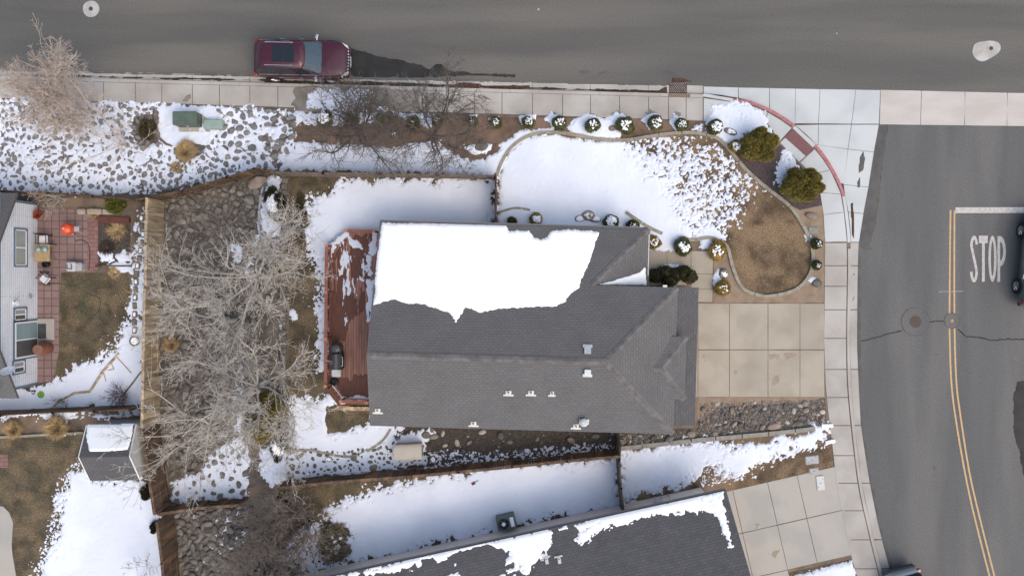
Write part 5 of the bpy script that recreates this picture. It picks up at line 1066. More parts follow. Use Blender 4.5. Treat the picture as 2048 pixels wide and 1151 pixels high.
def shrub(nm, px, py, rpx, hh, m, lab, seed=1, n=1500, ls=.05, lobes=None, cap=None, group=None, zt=None, cat='shrub', ryk=1, elong=1., core=.84):
    if lobes is None:
        rq = random.Random(seed * 7); q = rpx / S; lobes = [(0, 0, hh * .4, q * .82, q * .8, hh * .5)] + [(q * .38 * math.cos(a), q * .38 * math.sin(a), hh * rq.uniform(.34, .48), q * rq.uniform(.48, .66), q * rq.uniform(.48, .66), hh * rq.uniform(.4, .52)) for a in [rq.uniform(0, 6.28) for _ in range(5)]]; n = int(n * 1.8)
    r_ = rpx / S; p = P(px, py, hh * .5); p.z = 0; t = thing(nm, lab, cat, p, rnd.uniform(0, 6.28) if not lobes else 0, group)
    V, F = leafcloud(r_, r_ * ryk, hh * .55, n, ls, seed, lobes, zc=hh * .45, elong=elong, core=core); mesh('foliage', V, F, m, t)
    if cap is not None: snowcap('snow_cap', r_ * 1.0, r_ * ryk, hh * .55, t, seed + 3, cap - .17, .95, 3.6, hh * .47)
    MB().tube((0, 0, 0), (0, 0, hh * .5), .04).build('stem', BARK, t); return t
hedge = [(650, 238, 17, .25), (703, 240, 13, None), (763, 243, 16, None), (826, 246, 14, -.3), (876, 241, 11, -.1), (945, 244, 11, -.2), (992, 246, 12, 0), (1058, 244, 13, .15), (1119, 246, 14, .1), (1185, 250, 14.5, .1), (1250, 251, 18, .1), (1312, 248, 16, .1), (1363, 250, 13, .1), (1431, 254, 16, .15)]
ordn = ['first', 'second', 'third', 'fourth', 'fifth', 'sixth', 'seventh', 'eighth', 'ninth', 'tenth', 'eleventh', 'twelfth', 'thirteenth', 'fourteenth']
for i, (x_, y_, r_, c_) in enumerate(hedge): shrub('clipped_bush', x_, y_, r_ * 1.12, .75, LEAF, 'round clipped green bush, %s from the left in the row by the sidewalk' % ordn[i], 100 + i, 1500, .05, cap=c_, group='clipped bushes along the sidewalk')
for i, (x_, y_, r_, m_, c_, l_) in enumerate([(1073, 438, 13, LEAFY, .35, 'round yellow green bush with speckled snow in front of the roof edge'), (1222, 442, 15, LEAF, .3, 'green bush with a snowy top between boulder and house corner'), (1266, 452, 13, LEAF, 0, 'green bush half hidden under the house roof corner'), (1025, 442, 9, LEAF, None, 'small dark green bush beside the short brown fence'),
    (1308, 484, 14, LEAFY, .1, 'golden bush at the right edge of the house corner'), (1366, 493, 18, LEAF, .12, 'large green bush with a white snow centre above the entry walk'), (1434, 501, 20, LEAFY, .1, 'large golden green bush at the bend of the lawn edging'), (1447, 577, 16, LEAFY, -.1, 'golden bush beside the grey boulder and the driveway'), (1634, 487, 11, LEAF, -.05, 'small green bush near the meter lid, upper of two beside the sidewalk'), (1634, 530, 9, LEAF, -.05, 'small green bush at the lawn edge, lower of two beside the sidewalk'), (1472, 293, 13, LEAFY, .2, 'low golden flowering bush left of the big olive shrub')]):
    shrub('round_bush', x_, y_, r_ * 1.1, .6, m_, l_, 130 + i, 1500, .05, cap=c_)
def lob(rx, ry, n, seed, hh):
    r = random.Random(seed); L_ = [(0, 0, hh * .35, rx * .82, ry * .82, hh * .5)]
    for i in range(n):
        a = i * 2.4 + r.uniform(-.3, .3); q = math.sqrt((i + .6) / n) * .72; s = r.uniform(.22, .34)
        L_.append((rx * q * math.cos(a), ry * q * math.sin(a), hh * (.62 - .3 * q * q) + r.uniform(-.05, .08), rx * s, ry * s, hh * r.uniform(.38, .5)))
    return L_
shrub('big_evergreen_shrub', 1519, 290, 38, 1.5, LEAFO, 'big lobed olive green shrub at the corner, the upper left one of two', 201, 16000, .055, lob(1.0, .95, 13, 2, 1.5), elong=1.6)
shrub('big_evergreen_shrub', 1604, 370, 42, 1.6, LEAFO, 'big lobed olive green shrub at the corner, the lower right one of two', 202, 18000, .055, lob(1.12, 1.0, 15, 4, 1.6), elong=1.6)
for i, (x_, hh) in enumerate([(1318, .9), (1344, 1.0), (1368, .8)]): pass
shrub('dark_shrub', 1344, 549, 36, .8, LEAFD, 'wide dark leafy shrub between entry walk and garage roof', 210, 5000, .06, [(x_, y_, .3, .42, .36, .45) for x_, y_ in ((-.85, -.05), (-.35, .1), (.15, .0), (.6, .1), (.9, -.1), (-.1, -.25))])
def wildshrub(px, py, rx, ry, hh, m, lab, seed, n=6000, cap=None, k=9):
    r = random.Random(seed); L_ = []
    for i in range(k): a = r.uniform(0, 6.28); q = math.sqrt(r.random()) * .75; s = r.uniform(.25, .42); L_.append((rx / S * q * math.cos(a), ry / S * q * math.sin(a), hh * r.uniform(.25, .5), rx / S * s, ry / S * s, hh * r.uniform(.4, .6)))
    t = shrub('evergreen_shrub', px, py, rx, hh, m, lab, seed, n, .07, L_, elong=1.5, core=.7)
    if cap is not None: snowcap('snow_cap', rx / S * .9, ry / S * .9, hh * .95, t, seed, cap, 1.25, 4.5, .0)
    return t
wildshrub(549, 408, 22, 34, .9, LEAFD, 'tall dark juniper buried in snow behind the back fence', 301, 5000, .45)
wildshrub(552, 532, 30, 30, .9, LEAFO, 'olive green shrub under the upper pale bare tree', 302, 3500)
wildshrub(528, 826, 42, 46, 2.2, LEAFO, 'dark olive evergreen shrub under the lower pale bare tree', 303, 7000, -.5)
wildshrub(556, 890, 20, 34, .8, LEAFD, 'narrow evergreen shrub covered with snow next to the block wall', 304, 4000, .25)
wildshrub(668, 1085, 38, 40, .34, mat('flecked_juniper', (150, 139, 116), (108, 99, 82), 6, .9), 'sprawling brown evergreen shrub flecked with snow in the south yard', 305, 5000, -.3, 26)
wildshrub(600, 440, 14, 50, .25, LEAFB, 'low brown green ground juniper at the top left of the back lawn', 306, 4000, None, 12)
wildshrub(228, 412, 25, 14, .5, mat('bright_juniper', (118, 122, 56), (92, 96, 44), 6), 'bright green juniper at the back of the patio garden', 307, 2500)
wildshrub(292, 985, 10, 16, .4, LEAFD, 'small green shrub against the dark fence below the shed', 308, 1500); wildshrub(308, 1052, 10, 12, .4, LEAFD, 'small dark shrub in snow beside the slanting fence', 309, 1200)
wildshrub(78, 775 + 8, 1, 1, .01, LEAFD, 'x', 310, 1) if False else None
wildshrub(295, 265, 18, 24, .5, LEAFB, 'dry brown shrub at the left of the transformer apron', 311, 2500)
def grasstuft(px, py, rpx, hh, lab, seed, n=900, lean=(0, 0), m=STRAW):
    r = random.Random(seed); p = P(px, py); V, F = [], []; R_ = rpx / S
    for i in range(n):
        a = r.uniform(0, 6.28); q = math.sqrt(r.random()); b = Vector((math.cos(a) * q * R_ * .35, math.sin(a) * q * R_ * .35, 0)); e = Vector((math.cos(a) * R_ * r.uniform(.4, 1.1) + lean[0], math.sin(a) * R_ * r.uniform(.4, 1.1) + lean[1], hh * r.uniform(.3, 1))); mid = b.lerp(e, .5) + Vector((0, 0, hh * .3)); s = Vector((-math.sin(a), math.cos(a), 0)) * .012
        k = len(V); V += [b - s, b + s, mid + s, mid - s, e]; F += [(k, k + 1, k + 2, k + 3), (k + 3, k + 2, k + 4)]
    o = mesh('dry_grass_clump', V, F, m); o.location = p; return tag(o, lab, 'dry grass')
grasstuft(372, 305, 24, .45, 'straw coloured grass clump on the bank below the green boxes', 1, 1500, (.15, .05)); grasstuft(355, 335, 12, .3, 'small straw tuft among rocks below the larger clump', 2, 500)
grasstuft(33, 856, 20, .5, 'straw grass clump at the far left below the low dark fence', 3, 900); grasstuft(120, 852, 26, .6, 'large straw grass clump left of the shed below the fence', 4, 1300)
grasstuft(190, 428, 12, .3, 'tuft of straw grass on the stone blocks behind the patio', 5, 400); grasstuft(345, 688, 20, .4, 'brown straw clump at the right side of the tan fence', 6, 500); grasstuft(235, 462, 24, .2, 'dead straw stems in the garden bed by the patio', 7, 260, m=STRAW); grasstuft(215, 495, 20, .15, 'thin dead stems in the lower garden bed by the patio', 8, 200, m=LITTER)
grasstuft(230, 545, 14, .15, 'low straw fringe along the top of the left lawn', 9, 400); grasstuft(128, 896 - 40, 1, .1, 'x', 9, 1) if False else None
# ------------------------------------------------------------------ utility boxes
def utilbox(nm, px0, py0, px1, py1, h, m, lab, cat, pad=None, lid=True):
    c = P((px0 + px1) / 2, (py0 + py1) / 2, h); hw = (px1 - px0) / 2 / S * (H - h) / H; hd = (py1 - py0) / 2 / S * (H - h) / H; t = thing(nm, lab, cat, (c.x, c.y, 0))
    MB().bev(-hw, -hd, 0, hw, hd, h * .8, .02).build('body', m, t); MB().bev(-hw - .015, -hd - .015, h * .8, hw + .015, hd + .015, h, .04).build('lid', m, t)
    mb = MB(); mb.box(-.05, -hd - .035, h * .45, .05, -hd, h * .6); mb.box(-hw - .01, -.01, h * .1, -hw, .01, h * .75); mb.build('latch', METAL, t)
    if pad: MB().bev(pad[0], pad[1], 0, pad[2], pad[3], .09, .015).build('pad', CONC, t)
    return t
utilbox('transformer', 345, 223, 392, 249, .85, GREENB, 'dark green transformer cabinet on a concrete pad in the snow', 'utility box', (-.62, -.56, 1.0, .36)); utilbox('utility_pedestal', 407, 239, 444, 257, .45, GREENP, 'pale green low utility box right of the dark green cabinet', 'utility box')
lg = thing('driftwood_log', 'curved weathered log edging the left side of the utility apron', 'log', P(315, 260))
mb = MB(); pts = [P(x_, y_, .12) - lg.location for x_, y_ in [(310, 222), (313, 240), (309, 258), (318, 276), (332, 288), (344, 292)]]
for i in range(5): mb.tube(pts[i], pts[i + 1], .13 - .018 * i, .112 - .018 * i, 9)
mb.build('wood', WOODG, lg)
def lid(px, py, w_, d_, rz, lab, m=GREY, cut=False):
    p = P(px, py, .03); t = thing('meter_lid', lab, 'utility lid', (p.x, p.y, 0), R(rz)); MB().bev(-w_ / 2, -d_ / 2, 0, w_ / 2, d_ / 2, .045, .04).build('frame', EDGE, t); MB().bev(-w_ / 2 + .03, -d_ / 2 + .03, .045, w_ / 2 - .03, d_ / 2 - .03, .056, .02).build('lid', m, t)
    mb = MB(); mb.lathe([(.02, .056), (.02, .06)], 8, (w_ * .28, d_ * .25, 0)).lathe([(.02, .056), (.02, .06)], 8, (-w_ * .28, -d_ * .25, 0)).box(-.05, -.012, .056, .05, .012, .059); mb.build('bolt', DARK, t)
lid(1626, 460, .52, .36, -3, 'grey rounded utility lid beside the curved lawn edging', mat('lid_grey', (140, 140, 132))); lid(1624, 919, .72, .46, 6, 'large grey rounded lid in brown grass by the sidewalk'); lid(1628, 941, .52, .34, 8, 'smaller oval grey lid at the top edge of the lower driveway'); lid(1641, 965, .46, .8, 6, 'tall white rectangular lid set in the lower driveway', mat('lid_white', (200, 200, 196)))
# ------------------------------------------------------------------ AC unit, storage box, small stuff
c = P(1012, 1046, .75); ac = thing('air_conditioner', 'grey green air conditioner with round fan beside the bottom house', 'air conditioner', (c.x, c.y, 0), R(13))
MB().bev(-.47, -.34, .05, .47, .34, .72, .03).build('body', mat('ac_green', (108, 122, 114), (96, 108, 102), 4, .5, metal=.2), ac); MB().lathe([(.27, .722), (.27, .735)], 32, (-.12, 0, 0)).build('fan_housing', DARK, ac)
mb = MB()
for i in range(6):
    a = i * math.pi / 3; Rt = Matrix.Rotation(a, 3, 'Z') @ Matrix.Rotation(.3, 3, 'X'); mb.box(.05, -.045, 0, .24, .045, .01, rot=Rt, at=(-.12, 0, .755))
mb.build('fan_blade', GREYD, ac)
mb = MB(); [mb.lathe([(r_, .775), (r_ + .008, .78), (r_ + .008, .77)], 32, (-.12, 0, 0)) for r_ in ()]
for r_ in (.1, .17, .24, .285): mb.path([(-.12 + r_ * math.cos(t), r_ * math.sin(t), .785) for t in [2 * math.pi * i / 28 for i in range(29)]], .006, 4)
mb.build('grille', GREYD, ac)
MB().lathe([(.1, .78), (.09, .83), (.03, .85)], 16, (-.12, 0, 0)).bev(.22, -.25, .72, .42, .25, .76, .03).build('snow_cap', SNOWR, ac); MB().bev(-.6, -.45, 0, .6, .45, .05, .02).build('pad', CONC, ac)
c = P(815, 905, .9); sb = thing('storage_box', 'beige plastic storage box standing in the stone bed', 'storage box', (c.x, c.y, 0), R(3)); hw, hd = .68, .37
mb = MB(); V = [(-hw, -hd, 0), (hw, -hd, 0), (hw, hd, 0), (-hw, hd, 0), (-hw * .97, -hd * .95, .8), (hw * .97, -hd * .95, .8), (hw * .97, hd * .95, .8), (-hw * .97, hd * .95, .8)]; mb.add(V, [(3, 2, 1, 0), (0, 1, 5, 4), (1, 2, 6, 5), (2, 3, 7, 6), (3, 0, 4, 7), (4, 5, 6, 7)])
for i in range(7): mb.box(-hw + .1 + i * .18, hd - .02, .1, -hw + .16 + i * .18, hd + .012, .7)
mb.build('body', CREAMB, sb)
mb = MB(); n = 8; pr = [(-hd - .03 + (2 * hd + .06) * i / n, .8 + .1 * math.sin(math.pi * i / n) ** .6) for i in range(n + 1)]; V = [(-hw - .03, y, z) for y, z in pr] + [(hw + .03, y, z) for y, z in pr]; mb.add(V, [(i, i + n + 1, i + n + 2, i + 1) for i in range(n)] + [tuple(range(n + 1)), tuple(range(2 * n + 1, n, -1)), (0, n, 2 * n + 1, n + 1)]); mb.build('lid', CREAMB, sb)
c = P(947, 965); o = MB().bev(-.1, -.07, 0, .1, .07, .12, .01, rz=.4).tube((.08, .05, .08), (.24, .16, .12), .012).build('brick', mat('red_brick', (120, 66, 52))); o.location = c; tag(o, 'small red brick lying alone on the south yard snow', 'brick')
c = P(1090 / 1 - 130, 940); t = thing('wooden_board', 'orange brown board lying below the deck rail', 'board', P(688, 812)); MB().box(-.35, -.07, 0, .3, .07, .09).build('plank', mat('orange_wood', (168, 112, 76), (148, 98, 68), 5), t)
tag(MB().box(-.9, -.1, 0, .9, .1, .12).build('timber', WOOD), 'plain timber beam beneath the deck corner', 'timber').location = P(722, 816)
# barbecue grill on the deck
c = P(672, 722, ZD + .9); gr = thing('barbecue_grill', 'grey covered barbecue grill against the deck railing', 'barbecue', (c.x, c.y, ZD))
MB().bev(-.28, -.45, .1, .24, .4, .7, .03).build('cart', DARK, gr)
mb = MB(); n = 8; pr = [(-.3 + .56 * i / n, .72 + .26 * math.sin(math.pi * i / n) ** .7) for i in range(n + 1)]; V = [(x_, -.42, z) for x_, z in pr] + [(x_, .36, z) for x_, z in pr]; mb.add(V, [(i, i + 1, i + n + 2, i + n + 1) for i in range(n)] + [tuple(range(n, -1, -1)), tuple(range(n + 1, 2 * n + 2)), (0, n + 1, 2 * n + 1, n)]); mb.build('hood', GREYD, gr)
MB().tube((.3, -.25, .8), (.3, .2, .8), .02).tube((.2, -.25, .8), (.3, -.25, .8), .015).tube((.2, .2, .8), (.3, .2, .8), .015).build('handle', CHROME, gr); MB().box(-.25, .4, .7, .2, .72, .74).build('side_shelf', GREYD, gr); MB().box(-.25, -.8, .7, .2, -.45, .74).build('side_shelf', METAL, gr)
MB().lathe([(.2, .0), (.24, .2), (.25, .75), (.2, .86), (.08, .9)], 20, (-.03, .62, 0)).build('side_burner_cover', GREYD, gr)
for y_ in (-.35, .3): MB().tube((-.2, y_ - .05, .08), (-.2, y_ + .05, .08), .08, n=14).build('wheel', RUBBER, gr)
c = P(668, 764, ZD + .25); o = MB().lathe([(.16, 0), (.2, .05), (.19, .32), (.14, .34), (.12, .2)], 20).build('black_pot', DARK); o.location = (c.x, c.y, ZD); tag(o, 'round black planter pot on the deck below the grill', 'pot')
# ------------------------------------------------------------------ left patio
flat('patio', [(76, 416), (186, 420), (190, 540), (122, 541), (118, 640), (118, 700), (105, 762), (73, 765), (74, 540)], PAVER, .012); flat('brick_path', [(174, 436), (196, 438), (196, 540), (174, 540)], BRICKP, .02)
flat('garden_bed', [(196, 446), (262, 448), (258, 530), (196, 530)], GRAV, .006)
for nm_, pts_, hh, m_, l_, c_ in [('garden_plank', [(196, 432), (258, 435), (258, 446), (196, 446)], .2, mat('maroon_plank', (104, 64, 58), (90, 56, 50), 4), 'dark red timber plank at the top of the garden bed', 'plank'), ('garden_plank', [(190, 530), (262, 530), (262, 533), (190, 533)], .1, WOODD, 'thin timber at the bottom of the garden bed', 'plank'),
                              ('door_slab', [(73, 637), (108, 637), (108, 679), (73, 679)], .08, CONC, 'pale concrete slab outside the patio door', 'slab'), ('door_mat', [(75, 647), (92, 647), (92, 677), (75, 677)], .095, GREYD, 'dark grey door mat on the concrete slab', 'door mat')]:
    tag(MB().prism(PP(pts_, hh), 0 if 'mat' not in nm_ else .08, hh).build(nm_, m_), l_, c_)
flat('concrete_patio', [(-60, 1008), (6, 1012), (18, 1024), (26, 1045), (23, 1090), (25, 1110), (32, 1151), (40, 1300), (-60, 1300)], CONS, .014); flat('stepping_pad', [(-6, 908), (15, 909), (16, 934), (-6, 935)], BRICKP, .014)
stones = [(283, 436), (284, 452), (286, 468), (284, 486), (281, 501), (278, 517), (275, 531), (273, 548), (272, 563), (271, 579), (270, 594), (269, 611), (269, 628), (268, 644), (269, 660)]
for i, (x_, y_) in enumerate(stones):
    p = P(x_, y_, .1); o = MB().bev(-.13, -.19, 0, .13, .19, .13, .05).build('edging_stone', BLOCK); o.location = (p.x, p.y, 0); o.rotation_euler = (0, 0, rnd.uniform(-.15, .15)); sn = i % 2 == 0
    tag(o, ('brown block with a snow patch on top' if sn else 'bare brown block') + ' in the stone row beside the tan fence', 'edging stone', 'snow topped blocks in the stone row' if sn else 'bare blocks in the stone row')
    if sn: MB().bev(-.07, -.11, .12, .07, .11, .155, .03).build('snow_cap', SNOWR, o)
for i, (x_, w_) in enumerate([(163, .42), (189, .75), (216, .55)]):
    p = P(x_, 423, .15); o = MB().bev(-w_ / 2, -.15, 0, w_ / 2, .15, .25, .05).build('stone_block', mat('pale_stone', (172, 160, 146), (150, 138, 124), 5)); o.location = (p.x, p.y, 0); tag(o, ['short', 'longest', 'middle sized'][i] + ' pale stone block in the border behind the patio', 'stone block')
p = P(268, 682, .2); o = MB().lathe([(.24, 0), (.26, .2), (.2, .22)], 18).build('stump', BLOCK); o.location = (p.x, p.y, 0); tag(o, 'round stone stump with snow at the end of the stone row', 'stump'); MB().lathe([(.2, .2), (.18, .26), (.05, .28)], 16, (.04, .02, 0)).build('snow_cap', SNOWR, o)
# orange kamado cooker
c = P(138, 458, .5); kg = thing('kamado_grill', 'orange round charcoal cooker standing on the red patio', 'barbecue', (c.x, c.y, 0)); cx_ = (P(130, 458, .75) - c).x * 1
MB().lathe([(.12, .3), (.26, .42), (.31, .58), (.3, .68), (.31, .72), (.26, .86), (.12, .97), (.05, .99)], 28).build('bowl', ORANGE, kg); MB().lathe([(.05, .98), (.05, 1.03), (.02, 1.04)], 12).build('vent', METAL, kg)
for a in (40, 160, 280): MB().tube((.2 * math.cos(R(a)), .2 * math.sin(R(a)), .42), (.36 * math.cos(R(a)), .36 * math.sin(R(a)), .01), .018).build('leg', METAL, kg)
MB().box(.3, -.14, .55, .56, .12, .58).build('side_shelf', GREY, kg); MB().tube((.5, -.1, .57), (.7, -.28, .3), .015).tube((.2, -.2, .6), (.28, -.42, .3), .015).build('tongs', TAN, kg)
# table, chairs
c = P(86, 505, .7); tb = thing('patio_table', 'small wooden table with glass domes against the white house', 'table', (c.x, c.y, 0)); MB().box(-.42, -.45, .68, .34, .42, .72).build('tabletop', TAN, tb)
for x_ in (-.36, .28):
    for y_ in (-.39, .36): MB().box(x_ - .03, y_ - .03, 0, x_ + .03, y_ + .03, .68).build('leg', TAN, tb)
for x_ in (-.18, .16):
    o = MB().lathe([(.15, 0), (.16, .06), (.13, .16), (.05, .22), (.0, .23)], 20).build('glass_dome', mat('teal_glass', (96, 128, 126), (150, 170, 168), 8, .15, coat=1)); o.location = (c.x + x_, c.y + .17, .72); tag(o, ('left' if x_ < 0 else 'right') + ' teal glass dome on the small patio table', 'glass dome')
o = MB().lathe([(.14, 0), (.17, .3), (.15, .32), (.12, .2)], 18).build('black_bucket', DARK); o.location = P(92, 528, .2) * 1; o.location.z = 0; tag(o, 'black bucket below the small patio table', 'bucket')
def chair(px, py, rz, lab):
    c = P(px, py, .45); t = thing('patio_chair', lab, 'chair', (c.x, c.y, 0), R(rz)); MB().bev(-.22, -.22, .4, .22, .22, .46, .04).build('seat', mat('white_cushion', (214, 216, 220)), t)
    mb = MB(); mb.tube((-.24, .24, .0), (-.24, .3, .9), .018).tube((.24, .24, 0), (.24, .3, .9), .018).tube((-.24, .3, .9), (.24, .3, .9), .018)
    for i in range(5): mb.tube((-.16 + .08 * i, .25, .45), (-.16 + .08 * i, .3, .9), .01)
    mb.build('backrest', DARK, t)
    for x_ in (-.26, .26): MB().tube((x_, .26, .65), (x_, -.2, .65), .018).tube((x_, -.2, .65), (x_, -.24, 0), .016).build('armrest', DARK, t)
    for x_ in (-.2, .2):
        for y_ in (-.2, .2): MB().tube((x_, y_, 0), (x_, y_, .4), .014).build('leg', DARK, t)
chair(86, 479, 0, 'white cushioned metal chair above the small patio table'); chair(89, 557, -40, 'white cushioned metal chair turned askew below the table')
c = P(148, 533, .4); bx = thing('storage_bin', 'light grey plastic bin with a handle on the red patio', 'bin', (c.x, c.y, 0)); MB().bev(-.38, -.22, 0, .38, .22, .42, .07).build('body', GREY, bx); MB().bev(-.36, -.24, .42, .1, .24, .5, .05).build('lid', mat('bin_lid', (186, 188, 190)), bx); MB().path([(-.28, .12, .52), (-.28, -.1, .54), (-.05, -.12, .54), (-.05, .1, .54), (-.15, .12, .52)], .018).build('handle', GREYD, bx)
c = P(88, 697, .4); o = thing('barrel', 'brown ribbed wooden barrel beside the patio door', 'barrel', (c.x, c.y, 0)); MB().lathe([(.26, 0)] + [(.28 + .04 * math.sin(math.pi * i / 16) + .008 * (i % 2), .05 + i * .05) for i in range(17)] + [(.27, .92)], 28).build('staves', TERRA, o); MB().lathe([(.25, .92), (.25, .935), (.03, .935), (.03, .96)], 24).build('lid', mat('barrel_lid', (132, 100, 84)), o)
mb = MB(); hp = catmull([(77, 569), (120, 567), (150, 572), (180, 560), (176, 600), (160, 620), (190, 630), (200, 600), (170, 590), (160, 640), (150, 610)], 6); mb.path([P(x_, y_, .03) for x_, y_ in hp], .014, 5); tag(mb.build('garden_hose', HOSE), 'green garden hose snaking over the left lawn', 'hose')
mb = MB(); hp = catmull([(150, 482), (162, 480), (172, 484), (178, 492), (180, 510), (178, 540)], 6); mb.path([P(x_, y_, .04) for x_, y_ in hp], .022, 5); tag(mb.build('garden_hose', mat('dark_hose', (74, 80, 76))), 'dark hose curling over the red patio', 'hose')
p = P(84, 788); o = MB().lathe([(.1, 0), (.17, .05), (.18, .1), (.1, .12)], 16).build('green_bowl', GREENT); o.location = p; tag(o, 'bright green plastic bowl lying in the snow', 'bowl')
p = P(85, 432, .1); grasstuft(82, 430, 12, .5, 'red leaved tuft at the patio corner by the white house', 21, 500, m=mat('red_leaves', (168, 88, 66), (140, 76, 60), 8))
mb = MB(); mb.path([P(x_, y_, .06) for x_, y_ in [(283, 742), (262, 770), (247, 788)]], .05, 6); tag(mb.build('branch', WOODG), 'dead grey branch lying in snow by the tan fence', 'branch')
mb = MB(); mb.path([P(x_, y_, .08) for x_, y_ in [(238, 706), (222, 724), (204, 745), (188, 770), (180, 782), (150, 785), (120, 800), (96, 822)]], .07, 6); tag(mb.build('landscape_timber', WOOD), 'long weathered timber border curving through the snow', 'landscape timber')
for i, q_ in enumerate([[(232, 712), (262, 745)], [(222, 724), (228, 738), (216, 740)], [(205, 738), (212, 762)]]):
    tag(MB().path([P(x_, y_, .1) for x_, y_ in q_], .02, 5).build('garden_stake', TAN), ['long pale stake leaning toward the dark snow hole', 'short bent pale stake in the middle of the timber border', 'pale stake at the lower part of the timber border'][i], 'stake')
tag(MB().path([P(x_, y_, .05) for x_, y_ in [(250, 1150), (252, 1132), (262, 1124), (272, 1128), (276, 1151)]], .03, 6).build('hoop', METAL), 'bent metal hoop in the snow at the bottom left', 'hoop')
